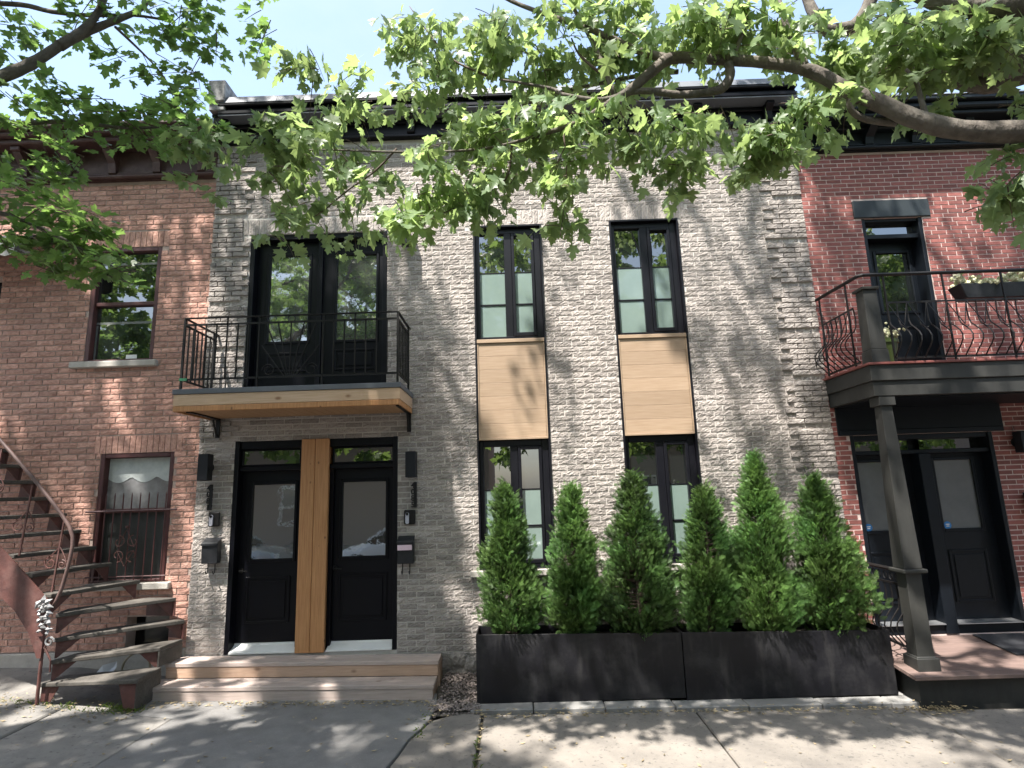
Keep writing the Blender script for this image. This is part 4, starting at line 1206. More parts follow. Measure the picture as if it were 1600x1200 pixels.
for (u0, v0, u1, v1) in ((51, 758, 30, 868), (100, 815, 81, 925), (3, 702, -16, 800)):
    A = at(u0, v0, -0.95); B = at(u1, v1, -0.95)
    q = MB(); q.bar(A, B, 0.014); M_ = A.lerp(B, 0.42)
    scroll(q, M_ + Vector((-0.075, 0, -0.12)), 0.07, 1, 1.4, st=1.2); scroll(q, M_ + Vector((0.045, 0, -0.14)), 0.05, -1, 1.4, st=1.6)
    q.tube([M_ + Vector((0, 0, .05)), M_ + Vector((.05, 0, -.03)), M_ + Vector((.09, 0, -.11))], 0.006, 5); q.tube([M_ + Vector((0, 0, .03)), M_ + Vector((-.07, 0, -.04)), M_ + Vector((-.14, 0, -.10))], 0.006, 5)
    q.build('baluster', 'rust', sc)
# flaking silver leaf ornament on the newel
q = MB()
for k in range(17):
    t = k / 16
    c = at(70 + 8 * math.sin(k * 2.4), 937 + 52 * t, -1.0); an = rnd.uniform(0, 6.28); l = rnd.uniform(.04, .065) * (1.15 - .5 * t)
    dx, dz = math.cos(an) * l, math.sin(an) * l
    q.add([(c.x - dx, -1.0, c.z - dz), (c.x - dz * .5, -1.025, c.z + dx * .5), (c.x + dx, -1.005, c.z + dz), (c.x + dz * .5, -1.015, c.z - dx * .5), (c.x, -1.04, c.z)], [(0, 1, 4), (1, 2, 4), (2, 3, 4), (3, 0, 4)], rnd.random())
for k in range(12):
    c = at(68 + rnd.uniform(-8, 8), 945 + rnd.uniform(0, 40), -1.02); q.blob(c, 0.017, 1)
scroll(q, at(77, 1003, -1.0), 0.05, 1, 1.3, rad=0.01)
q.build('leaf_ornament', 'silver', sc, label='flaking silver leaf ornament on the newel')
q = MB(); q.tube([at(76, 1000, -.99), at(70, 1012, -.99), at(79, 1032, -.985), at(78, 1050, -.97)], [.008, .012, .008, .008], 6); q.build('ornament_tail', 'rust', sc)

hoop = MB(); c = Vector((-4.22, -0.38, 0.345)); hoop.tube([c + Vector((.15 * math.cos(a), .03 * math.sin(a), .15 * math.sin(a))) for a in [2 * math.pi * i / 36 for i in range(37)]], 0.013, 8, cap=False)
tag(hoop.build('hoop', 'hoop', None, True), 'beige rubber hoop standing under the lowest stair treads', 'hoop')
q = MB(); q.prism([(-4.70, -0.44, 0.20), (-4.56, -0.42, 0.385), (-4.42, -0.40, 0.415), (-4.38, -0.46, 0.37), (-4.5, -0.47, 0.2)], (0.01, -0.012, 0.012)); tag(q.build('plastic_sheet', 'sheet'), 'pale crumpled plastic sheet lying under the winding stair', 'sheet')

# ------------------------------------------------------------------ striped awning on the red house
aw = thing('awning', 'dark and pale striped awning at the left edge under the maple leaves', 'awning', (-6.9, -0.2, 5.2))
n = 10; xa, xb = -7.86, -5.74
for k in range(n):
    a = xa + (xb - xa) * k / n; b = xa + (xb - xa) * (k + 1) / n - .002
    mm = 'stripe_dark' if k % 2 else 'stripe_pale'
    q = MB(); q.prism([(a, 0.0, 5.58), (a, -0.62, 5.33), (a, -0.62, 5.315), (a, 0.0, 5.60)], (b - a, 0, 0)); s = q.build('stripe', mm, aw)
    q = MB(); q.prism([(a, -0.622, 5.33), (b, -0.622, 5.33), (b, -0.622, 5.10), ((a + b) / 2, -0.622, 5.07), (a, -0.622, 5.10)], (0, .006, 0)); q.build('valance_flap', mm, s)

# ------------------------------------------------------------------ porch of the right house
po = thing('porch', 'grey olive painted porch with square columns, upper balcony and reddish deck', 'porch', (5.6, -0.5, -0.05))
PX0, PX1, PYF = 3.84, 8.2, -0.95
# deck boards with a slight fall to the street
n = 9
for k in range(n):
    y0 = PYF - .09 + (0.02 - PYF + .07) * k / n; y1 = y0 + (0.02 - PYF + .07) / n - .004
    za = 0.215 + .11 * k / n; zb = 0.215 + .11 * (k + 1) / n
    q = MB(); q.add([(PX0 - .06, y0, za - .035), (PX1, y0, za - .035), (PX1, y1, zb - .035), (PX0 - .06, y1, zb - .035), (PX0 - .06, y0, za), (PX1, y0, za), (PX1, y1, zb), (PX0 - .06, y1, zb)], [(0, 3, 2, 1), (4, 5, 6, 7), (0, 1, 5, 4), (1, 2, 6, 5), (2, 3, 7, 6), (3, 0, 4, 7)], rnd.random())
    bevel(q.build('deck_board', 'deck', po), .003)
q = MB(); q.box(PX0 + .03, PX1, PYF + .02, PYF + .05, -0.15, 0.172); q.box(PX0 + .03, PX0 + .06, PYF + .05, 0.0, -0.15, 0.172); q.build('skirt_board', 'olive', po)
q = MB(); q.box(D1[0], D1[1], 0.012, 0.2, 0.2, D1[2] - .002); q.build('door_riser', 'navy', po)
# columns
for cx in (4.005, 7.6):
    y = PYF + .13
    q = MB()

    def ring(hw, z): return [(cx - hw, y - hw, z), (cx + hw, y - hw, z), (cx + hw, y + hw, z), (cx - hw, y + hw, z)]

    def fr(h0, z0, h1, z1): q.add(ring(h0, z0) + ring(h1, z1), [(0, 3, 2, 1), (4, 5, 6, 7), (0, 1, 5, 4), (1, 2, 6, 5), (2, 3, 7, 6), (3, 0, 4, 7)])
    fr(.084, .225, .079, 1.155); fr(.093, 1.196, .060, 2.885)
    co = bevel(q.build('column', 'olive', po), .004)
    q = MB(); fr(.112, .212, .112, .345); fr(.100, .346, .090, .36); bevel(q.build('plinth', 'olive', co), .004)
    q = MB(); fr(.125, 1.156, .125, 1.195); bevel(q.build('band', 'olive', co), .01, 2)
    q = MB(); fr(.088, 2.886, .088, 2.985); bevel(q.build('cap', 'olive', co), .004)
# fascia in two steps, floor above
q = MB(); q.box(PX0 + .035, PX1, PYF + .035, 0.0, 2.988, 3.15, .004); q.build('fascia_board', 'olive', po)
q = MB(); q.box(PX0 + .012, PX1, PYF + .012, 0.0, 3.152, 3.325, .006); q.build('fascia_board', 'olive', po)
q = MB(); q.box(PX0 - .01, PX1, PYF - .01, 0.0, 3.327, 3.352, .004); q.build('balcony_floor', 'deck_red', po)
q = MB(); q.box(PX0 + .10, PX1 - .1, PYF + .10, -.005, 2.975, 2.986); q.build('porch_ceiling', 'navy', po)
# upper post with flared foot and cap
for cx in (3.985, 7.6):
    y = PYF + .10
    q = MB(); fr(.098, 3.354, .092, 3.50); fr(.085, 3.502, .074, 4.185)
    up = bevel(q.build('upper_post', 'olive', po), .004)
    q = MB(); fr(.095, 4.186, .10, 4.215); fr(.085, 4.216, .03, 4.235); bevel(q.build('cap', 'olive', up), .003)
# railing with bellied bars
ZR = 4.36
q = MB(); q.tube([(PX0 + .03, -0.03, ZR + .01), (PX0 + .06, PYF + .07, ZR), (PX0 + .09, PYF + .04, ZR), (PX1, PYF + .04, ZR)], .021, 8); prl = q.build('top_rail', 'iron', po)


def belly(t):
    """outward offset of a bar at height fraction t"""
    return 0.15 * math.sin(math.pi * min(1, t / .62)) ** 1.3 if t < .62 else -0.035 * math.sin(math.pi * (t - .62) / .38) * 0.3


def railing_run(p0, p1, out, n, nm):
    p0 = Vector(p0); p1 = Vector(p1); out = Vector(out); zb, zt = 3.40, 4.03
    q = MB(); q.bar(p0 + Vector((0, 0, zb)), p1 + Vector((0, 0, zb)), .012, .022); q.bar(p0 + Vector((0, 0, zt)), p1 + Vector((0, 0, zt)), .010, .020)
    run = q.build(nm, 'iron', po)
    for k in range(n + 1):
        b = p0.lerp(p1, k / n); q = MB()
        q.tube([b + out * belly(t) + Vector((0, 0, zb + (zt - zb) * t)) for t in [i / 12 for i in range(13)]], .0075, 5)
        if k < n and k % 2 == 0:
            c = p0.lerp(p1, (k + 1) / n)
            q.tube([b + Vector((0, 0, zt)), c + out * .07 + Vector((0, 0, zb + .34)), ], .005, 4)
        elif k < n:
            c = p0.lerp(p1, (k + 1) / n)
            q.tube([b + out * .07 + Vector((0, 0, zb + .34)), c + Vector((0, 0, zt))], .005, 4)
            d = (p1 - p0).normalized(); o = b + out * .085 + Vector((0, 0, zb + .33))
            q.tube([o + d * (.03 * math.cos(a)) + Vector((0, 0, .02 * math.sin(a))) for a in [math.pi * (1 + i / 8) for i in range(9)]], .005, 4)
        q.build('baluster', 'iron', run)
    for k in range(0, n + 1, 6):
        b = p0.lerp(p1, k / n); q = MB(); q.bar(b + Vector((0, 0, 3.352)), b + Vector((0, 0, ZR)), .016); q.build('rail_post', 'iron', run)


railing_run((4.16, PYF + .04, 0), (8.1, PYF + .04, 0), (0, -1, 0), 36, 'front_railing')
railing_run((PX0 + .05, -0.06, 0), (PX0 + .05, PYF + .22, 0), (-1, 0, 0), 7, 'side_railing')
# lower railing beside the planter
q = MB(); q.tube([(PX0 + .12, -0.03, 1.165), (PX0 + .12, PYF + .2, 1.165)], .02, 6)
lr = q.build('lower_railing', 'iron', po)
for zz in (1.02, .40):
    q = MB(); q.bar((PX0 + .12, -0.03, zz), (PX0 + .12, PYF + .2, zz), .012, .02); q.build('cross_rail', 'iron', lr)
for k in range(8):
    y = -0.05 + (PYF + .24) * k / 7; q = MB()
    q.tube([(PX0 + .12 - belly(t) * .8, y, .40 + .62 * t) for t in [i / 10 for i in range(11)]], .0075, 5)
    if k < 7: q.tube([(PX0 + .12 + .0, y - .035 + .028 * math.cos(a), 1.09 + .04 * math.sin(a)) for a in [2 * math.pi * i / 12 for i in range(13)]], .005, 4)
    q.build('baluster', 'iron', lr)
q = MB(); q.box(5.12, 6.45, -0.62, -0.05, 0, .012)
for i, v in enumerate(q.v): q.v[i] = (v[0], v[1], v[2] + 0.219 + .11 * (v[1] - (PYF - .09)) / (0.02 - PYF + .07) + .004)
tag(q.build('doormat', 'rug'), 'charcoal doormat lying on the reddish porch deck', 'doormat')

# flower box on the upper railing
fb = thing('flower_box', 'black flower box with cream flowers hanging inside the bellied balcony railing', 'flower box', (5.75, -0.78, 4.06))
q = MB(); q.add([(5.10, -.86, 4.07), (6.4, -.86, 4.07), (6.4, -.70, 4.07), (5.10, -.70, 4.07), (5.03, -.885, 4.235), (6.45, -.885, 4.235), (6.45, -.68, 4.235), (5.03, -.68, 4.235)], [(0, 3, 2, 1), (4, 5, 6, 7), (0, 1, 5, 4), (1, 2, 6, 5), (2, 3, 7, 6), (3, 0, 4, 7)]); bevel(q.build('box', 'mailbox', fb), .006)
q = MB()
for k in range(330):
    x = rnd.uniform(5.06, 6.42)
    if abs(x - 5.52) < .03: continue
    q.blob((x, rnd.uniform(-.88, -.69), 4.23 + rnd.uniform(0, .15) * (0.65 + .35 * math.sin(x * 9))), rnd.uniform(.016, .034), 0, rnd.random(), .3)
stuff(q.build('flowers', 'petal', fb))
fp = thing('flower_pot', 'round olive green pot with cream flowers on the balcony floor behind the post', 'flower pot', (4.24, -0.62, 3.352))
q = MB(); q.lathe([(.10, 3.354), (.145, 3.62), (.155, 3.62), (.155, 3.66), (.14, 3.66), (.13, 3.63)], (4.24, -.62, 0), 20); q.build('pot', 'pot', fp)
q = MB()
for k in range(90): q.blob((4.24 + rnd.gauss(0, .07), -.62 + rnd.gauss(0, .06), 3.68 + abs(rnd.gauss(0, .06))), rnd.uniform(.012, .03), 0, rnd.random(), .3)
stuff(q.build('flowers', 'petal', fp))


# ------------------------------------------------------------------ small things on the walls
def wall_lamp(x, z0, z1, label, y=-0.03, grp='black up and down wall lamps'):
    t = thing('wall_lamp', label, 'wall lamp', (x, y, (z0 + z1) / 2), grp)
    zc = (z0 + z1) / 2
    m = MB(); m.box(x - .062, x + .062, y - .17, y - .045, z0, z1, .006); m.build('housing', 'lamp', t)
    m = MB(); m.lathe([(.055, -.03), (.055, 0.0)], (x, y - .0, zc), 20, .5, 'y'); m.box(x - .03, x + .03, y - .046, y - .03, zc - .04, zc + .04, .003); m.build('mount', 'lamp', t)
    for z, s in ((z0, -1), (z1, 1)):
        m = MB(); m.lathe([(.045, z - .004), (.045, z + .004)], (x, y - .108, 0), 16); m.build('lens', 'lens', t)


def house_number(x, z0, z1, txt, label):
    t = thing('house_number', label, 'house number', (x, -.03, (z0 + z1) / 2), 'vertical house number plates')
    m = MB(); m.box(x + .004, x + .042, -.058, -.048, z0, z1, .003); m.box(x + .016, x + .03, -.048, -.02, z0 + .05, z0 + .065); m.box(x + .016, x + .03, -.048, -.02, z1 - .065, z1 - .05); m.build('plate', 'iron', t)
    h = (z1 - z0) / 4
    for i, ch in enumerate(txt):
        cu = bpy.data.curves.new('digit', 'FONT'); cu.body = ch; cu.size = h * 1.22; cu.extrude = .006; cu.offset = 0.0022; cu.align_x = 'CENTER'
        cu.resolution_u = 3
        tmp = bpy.data.objects.new('digit_outline', cu); COL.objects.link(tmp)
        dg = bpy.context.evaluated_depsgraph_get(); dg.update()
        me = bpy.data.meshes.new_from_object(tmp.evaluated_get(dg))
        bpy.data.objects.remove(tmp); bpy.data.curves.remove(cu)
        me.materials.clear(); me.materials.append(MT['iron'])
        o = bpy.data.objects.new('digit', me); COL.objects.link(o)
        o.parent = t; o.rotation_euler = (math.pi / 2, 0, 0)
        o.location = Vector((x - .006, -.0535, z1 - h * (i + 1) + h * .06)) - wp(t)


def doorbell(x, z, label):
    t = thing('doorbell', label, 'doorbell', (x, -.03, z), 'doorbells on black plates')
    m = MB(); m.box(x - .068, x + .068, -.052, -.02, z - .085, z + .085, .012); m.build('back_plate', 'iron', t)
    m = MB(); n = 20
    pts = [(x - .024 + .021 * math.cos(a), 0, z - .012 + (.045 if math.sin(a) >= 0 else -.045) + .021 * math.sin(a)) for a in [2 * math.pi * i / n for i in range(n)]]
    m.prism([(p[0], -.054, p[2]) for p in pts], (0, -.018, 0)); m.build('bell_body', 'greyplastic', t)
    m = MB(); m.lathe([(.016, -.003), (.016, .003)], (x - .024, -.074, z + .036), 16, .5, 'y'); m.build('lens', 'lens', t)


def mailbox(x, z0, z1, label, paper=False, tilt=0.0):
    t = thing('mailbox', label, 'mailbox', (x, -.03, (z0 + z1) / 2), 'black mailboxes')
    w = .098; y1, y0 = -.03, -.125
    m = MB(); m.prism([(x - w + .004, y1, z0), (x - w + .004, y0 + .012, z0), (x - w + .004, y0, z1 - .05), (x - w + .004, y1, z1)], (2 * w - .008, 0, 0)); b = bevel(m.build('box', 'mailbox', t), .004)
    m = MB(); m.prism([(x - w, y1, z1 + .002), (x - w, y0 - .012, z1 - .06), (x - w, y0 - .012, z1 - .085), (x - w, y0 - .008, z1 - .085), (x - w, y0 - .008, z1 - .063), (x - w, y1, z1 - .004)], (2 * w, 0, 0)); bevel(m.build('lid', 'mailbox', t), .002)
    for s in (-.045, .04):
        m = MB(); m.tube([(x + s, -.05, z0 + .02), (x + s, -.05, z0 - .07), (x + s, -.055, z0 - .105), (x + s, -.075, z0 - .12), (x + s, -.092, z0 - .105), (x + s, -.096, z0 - .085)], .006, 6); m.build('hook', 'iron', t)
    if paper:
        m = MB(); m.box(x - .088, x + .082, y0 - .0195, y0 - .0165, z1 - .155, z1 - .095, .001); m.build('paper', 'pink', t)


wall_lamp(-3.735, 2.345, 2.66, 'black box wall lamp left of the left front door')
wall_lamp(-1.262, 2.305, 2.61, 'black box wall lamp right of the right front door')
wall_lamp(-1.335, 5.25, 5.56, 'black box wall lamp high up beside the balcony doors, half hidden by leaves')
house_number(-3.712, 1.995, 2.30, '4081', 'black vertical house number plate above the doorbell left of the left door')
house_number(-1.252, 1.952, 2.253, '4085', 'black vertical house number plate above the doorbell right of the right door')
doorbell(-3.64, 1.888, 'black plate doorbell with silver button left of the left front door')
doorbell(-1.30, 1.842, 'black plate doorbell with silver button right of the right front door')
mailbox(-3.63, 1.385, 1.675, 'black mailbox with slanted lid left of the left front door')
mailbox(-1.335, 1.315, 1.625, 'black mailbox with a pale pink paper right of the right front door', True)
wall_lamp(6.06, 2.37, 2.62, 'dark wall lamp on the dark red brick beside the porch doors', -0.0)
mailbox(6.10, 1.62, 1.90, 'dark mailbox on the dark red brick beside the porch doors', False)

# ------------------------------------------------------------------ maples
def maple_leaf(curl=0.18):
    half = [(0.0, 0.0), (0.10, -0.02), (0.33, -0.05), (0.27, 0.10), (0.40, 0.17), (0.60, 0.34), (0.46, 0.37), (0.44, 0.50), (0.20, 0.42), (0.25, 0.62), (0.33, 0.72), (0.17, 0.75), (0.0, 1.0)]
    pts = half + [(-x, y) for x, y in half[-2:0:-1]]
    v = [(0, 0.33, 0.0)] + [(x, y, curl * abs(x) - 0.22 * max(0, y - 0.3) ** 2 - 0.25 * max(0, abs(x) - .3)) for x, y in pts]
    n = len(pts)
    f = [(0, 1 + i, 1 + (i + 1) % n) for i in range(n)]
    k = len(v)
    v += [(-0.012, 0.02, 0.0), (0.012, 0.02, 0.0), (0.0, -0.55, 0.05)]           # petiole
    f += [(k, k + 2, k + 1)]
    return np.array(v), np.array(f)


LVS = [maple_leaf(c) for c in (0.18, -0.12, 0.42, 0.30)]
LV, LF = LVS[0]
LVA = np.array([q[0] for q in LVS])
LVA[1][:, 0] *= 0.86; LVA[2][:, 1] *= 0.92; LVA[3][:, 2] += 0.10 * LVA[3][:, 0]


def leaf_frames(n, mode, out):
    """directions of tip and face normal for n leaves; out: (n,3) outward"""
    if mode == 'hang':
        d = out * 0.55 + np.array([0, 0, -0.75]) + nrs.normal(0, .42, (n, 3))
        nv = out * 0.5 + np.array([0, 0, 0.55]) + nrs.normal(0, .55, (n, 3))
    else:
        d = out * 0.9 + np.array([0, 0, -0.22]) + nrs.normal(0, .35, (n, 3))
        nv = np.array([0, 0, 1.0]) + nrs.normal(0, .33, (n, 3))
    return d, nv


class Tree:
    def __init__(self, name, label, base, leafm, mode, group):
        self.t = thing(name, label, 'tree', base, group)
        self.P = []; self.D = []; self.N = []; self.S = []; self.T = []
        self.tw = MB(); self.m = leafm; self.mode = mode

    def limb(self, pts, r, nm='branch', seg=4):
        """smooth limb through the points"""
        pts = [Vector(p) for p in pts]; n = len(pts)
        rr = r if isinstance(r, (list, tuple)) else [r] * n
        P = []; R = []
        for i in range(n - 1):
            p0 = pts[max(i - 1, 0)]; p1 = pts[i]; p2 = pts[i + 1]; p3 = pts[min(i + 2, n - 1)]
            for k in range(seg):
                t = k / seg
                P.append(0.5 * ((2 * p1) + (p2 - p0) * t + (2 * p0 - 5 * p1 + 4 * p2 - p3) * t * t + (3 * p1 - p0 - 3 * p2 + p3) * t ** 3))
                R.append((rr[i] + (rr[i + 1] - rr[i]) * t) * (1 + rnd.uniform(-.06, .06)))
        P.append(pts[-1]); R.append(rr[-1])
        m = MB(); m.tube(P, R, 10 if max(rr) > .03 else 6)
        return m.build(nm, 'bark' if max(rr) > .014 else 'twig', self.t, True)

    def spray(self, p, d, length, nl, size, tone=0.5, flat=1.0):
        """twig from p in direction d with opposite leaves along it"""
        p = np.array(p, float); d = np.array(d, float); d /= np.linalg.norm(d)
        droop = -0.35 if self.mode == 'hang' else -0.12
        k = 6
        pts = []
        for i in range(k + 1):
            t = i / k
            pts.append(p + d * length * t + np.array([0, 0, droop * length * t * t]))
        self.tw.tube(pts, [0.0042 - 0.0028 * i / k for i in range(k + 1)], 4, cap=False)
        side = np.cross(d, [0, 0, 1.0]); side /= np.linalg.norm(side) + 1e-9
        for q in range(nl):
            t = 0.15 + 0.85 * (q + 0.5 + nrs.normal(0, .2)) / nl
            t = min(1.02, max(.05, t))
            c = p + d * length * t + np.array([0, 0, droop * length * t * t])
            s = 1 if q % 2 else -1
            out = side * s * (0.9 if t < .93 else .3) + d * (.55 if t < .93 else 1) + nrs.normal(0, .15, 3)
            out /= np.linalg.norm(out)
            sz = size * (0.55 + 0.72 * nrs.rand())
            self.P.append(c + out * sz * .5); self.D.append(out); self.S.append(sz); self.T.append(np.clip(tone + nrs.normal(0, .2), 0, 1))

    def cluster(self, c, rx, ry, rz, n, size, tone=0.5, nl=9, length=.42, bias=(0, 0, 0)):
        for _ in range(n):
            g = nrs.normal(0, 1, 3); g /= np.linalg.norm(g); g *= nrs.rand() ** (1 / 3)
            p = np.array(c) + g * [rx, ry, rz]
            a = nrs.rand() * 2 * math.pi
            d = np.array([math.cos(a), math.sin(a), nrs.uniform(-.5, .25)]) + g * .5 + np.array(bias)
            self.spray(p - d * length * .4, d, length * nrs.uniform(.6, 1.15), nl, size, tone)

    def finish(self, own=300):
        P = np.array(self.P); out = np.array(self.D); Sz = np.array(self.S); T = np.array(self.T)
        d, nv = leaf_frames(len(P), self.mode, out)
        R = basis(d, nv)
        # the leaves the photograph shows largest become objects of their own
        rel = P - np.array(CAM); dep = rel @ np.array(RF)
        u = rel @ np.array(RX) / dep * FPX; v = rel @ np.array(RU) / dep * FPX
        vis = (dep > .5) & (np.abs(u) < 790) & (np.abs(v) < 590)
        face = np.abs(np.einsum('ni,ni->n', R[:, :, 2], rel)) / np.linalg.norm(rel, axis=1)
        score = np.where(vis, Sz / np.maximum(dep, .1) * (.25 + face), -1)
        order = np.argsort(-score)[:own]
        order = order[score[order] > 0]
        sel = np.zeros(len(P), bool); sel[order] = True
        var = []
        for k in range(8):
            me = bpy.data.meshes.new('leaf'); me.from_pydata(LVA[k % 4].tolist(), [], LF.tolist())
            a = me.attributes.new('tone', 'FLOAT', 'POINT'); a.data.foreach_set('value', [k / 7] * len(LV))
            me.materials.append(MT[self.m]); var.append(me)
        w = wp(self.t)
        for i in order:
            o = bpy.data.objects.new('leaf', var[int(round(T[i] * 7))]); COL.objects.link(o); o.parent = self.t
            M_ = Matrix([list(R[i][0] * Sz[i]) + [P[i][0] - w.x], list(R[i][1] * Sz[i]) + [P[i][1] - w.y], list(R[i][2] * Sz[i]) + [P[i][2] - w.z], [0, 0, 0, 1]])
            o.matrix_basis = M_
        r = ~sel
        scatter('foliage', LVA, LF, P[r], R[r], Sz[r], T[r], self.m, self.t)
        if self.tw.v: stuff(self.tw.build('twigs', 'twig', self.t))
        return len(P)


# --- silver maple, trunk off to the right, limbs reaching left over the pavement
tr = Tree('maple_tree', 'silver maple with long limbs reaching left from the right edge over the grey facade', (5.6, -4.0, gz(5.6, -4.0)), 'leafR', 'hang', 'street maples')
b = Vector((5.6, -4.0, -0.15))
tr.limb([b, b + Vector((.02, .03, 1.2)), b + Vector((-.05, .05, 2.6)), b + Vector((-.1, .1, 3.9))], [.36, .29, .27, .25], 'trunk', 5)
fork = b + Vector((-.1, .1, 3.6))


def A(*q): return [at(u, v, y) for u, v, y in q]


tr.limb([fork] + A((1720, 190, -3.75), (1600, 205, -3.7), (1500, 203, -3.65), (1430, 186, -3.6), (1378, 163, -3.55), (1328, 143, -3.5), (1270, 112, -3.45), (1200, 98, -3.4), (1110, 93, -3.35), (1050, 91, -3.3), (1018, 112, -3.3), (985, 140, -3.28), (955, 160, -3.25), (905, 190, -3.2), (840, 212, -3.15), (770, 230, -3.1), (690, 237, -3.05), (600, 237, -3.0), (500, 234, -2.95), (420, 238, -2.9)), [.17, .085, .07, .067, .063, .059, .054, .046, .041, .038, .045, .038, .034, .03, .022, .015, .011, .009, .008, .006, .004])
tr.limb(A((1138, 98, -3.38), (1141, 118, -3.36), (1128, 138, -3.34), (1100, 145, -3.3), (1060, 148, -3.3), (1000, 142, -3.28), (940, 156, -3.2), (880, 148, -3.15), (860, 138, -3.1), (780, 124, -3.05)), [.034, .034, .034, .028, .026, .022, .019, .016, .013, .008])
tr.limb(A((1046, 93, -3.3), (990, 76, -3.25), (930, 49, -3.2), (860, 25, -3.1), (800, 2, -3.0), (740, -30, -2.95)), [.034, .03, .024, .02, .016, .01])
tr.limb(A((1258, 106, -3.45), (1237, 62, -3.4), (1225, 30, -3.4), (1213, -20, -3.35)), [.036, .026, .02, .014])
tr.limb(A((1140, 100, -3.38), (1160, 52, -3.4), (1169, 10, -3.4), (1170, -40, -3.4)), [.022, .016, .013, .01])
tr.limb(A((960, 148, -3.2), (935, 85, -3.2), (915, 45, -3.15), (888, 0, -3.15), (860, -40, -3.1)), [.022, .019, .016, .012, .01])
tr.limb(A((935, 112, -3.2), (905, 85, -3.18), (893, 60, -3.16)), [.012, .009, .006])
tr.limb(A((1060, 112, -3.0), (1000, 118, -2.9), (930, 132, -2.8), (870, 145, -2.7), (800, 170, -2.6)), [.02, .018, .015, .012, .008])
tr.limb(A((620, 232, -3.0), (585, 268, -2.95), (540, 300, -2.9), (497, 335, -2.85), (452, 352, -2.8)), [.008, .008, .006, .005, .003])
tr.limb(A((800, 225, -3.1), (790, 280, -3.05), (745, 305, -3.0), (700, 330, -2.95), (640, 350, -2.9)), [.01, .009, .008, .006, .003])
tr.limb(A((880, 205, -3.2), (885, 260, -3.2), (882, 320, -3.2), (875, 370, -3.2)), [.007, .006, .004, .003])
tr.limb(A((760, 118, -3.05), (705, 92, -2.95), (670, 52, -2.9), (640, 10, -2.85)), [.01, .008, .006, .004])
tr.limb(A((1330, 147, -3.5), (1330, 172, -3.5), (1355, 187, -3.48), (1400, 192, -3.48)), [.028, .02, .022, .026])
tr.limb(A((1447, 186, -3.6), (1440, 158, -3.6), (1430, 125, -3.6), (1415, 108, -3.6)), [.024, .017, .013, .01])
# heavier limbs behind and above
tr.limb([fork + Vector((0, .2, .1))] + A((1690, 60, -3.4), (1600, 92, -3.3), (1530, 92, -3.2), (1470, 103, -3.1), (1410, 118, -3.0), (1350, 112, -2.9), (1290, 70, -2.8)), [.2, .15, .125, .12, .09, .06, .045, .03])
tr.limb([fork + Vector((0, .2, 0))] + A((1680, 110, -3.3), (1600, 117, -3.2), (1540, 132, -3.1), (1480, 122, -3.05), (1430, 105, -3.0)), [.16, .10, .075, .07, .055, .03])
tr.limb([fork] + A((1720, -40, -3.9), (1600, 4, -3.8), (1530, 10, -3.7), (1440, -10, -3.6), (1380, -60, -3.5), (1320, -130, -3.4), (1240, -230, -3.3)), [.18, .115, .10, .08, .062, .045, .028, .008])
tr.limb([fork, (4.6, -3.7, 5.6), (3.7, -3.3, 6.5)] + A((1395, -60, -3.0), (1345, 30, -2.95), (1306, 48, -2.9), (1284, 40, -2.9), (1262, 0, -2.85), (1250, -50, -2.8), (1225, -130, -2.75), (1180, -230, -2.7)), [.16, .10, .075, .055, .052, .055, .05, .04, .035, .022, .008])
tr.limb([fork, (4.6, -4.3, 6.0), (3.2, -4.6, 7.8), (1.6, -4.6, 9.3), (-.4, -4.4, 10.4)], [.16, .10, .07, .05, .03])
tr.limb([fork, (5.4, -4.2, 6.5), (5.0, -3.8, 8.6), (4.4, -3.2, 10.6), (3.4, -2.8, 12)], [.2, .16, .13, .09, .04])
tr.limb([fork, (5.2, -5.2, 6.4), (4.6, -6.6, 8.4), (3.8, -7.6, 9.6)], [.13, .09, .06, .03])

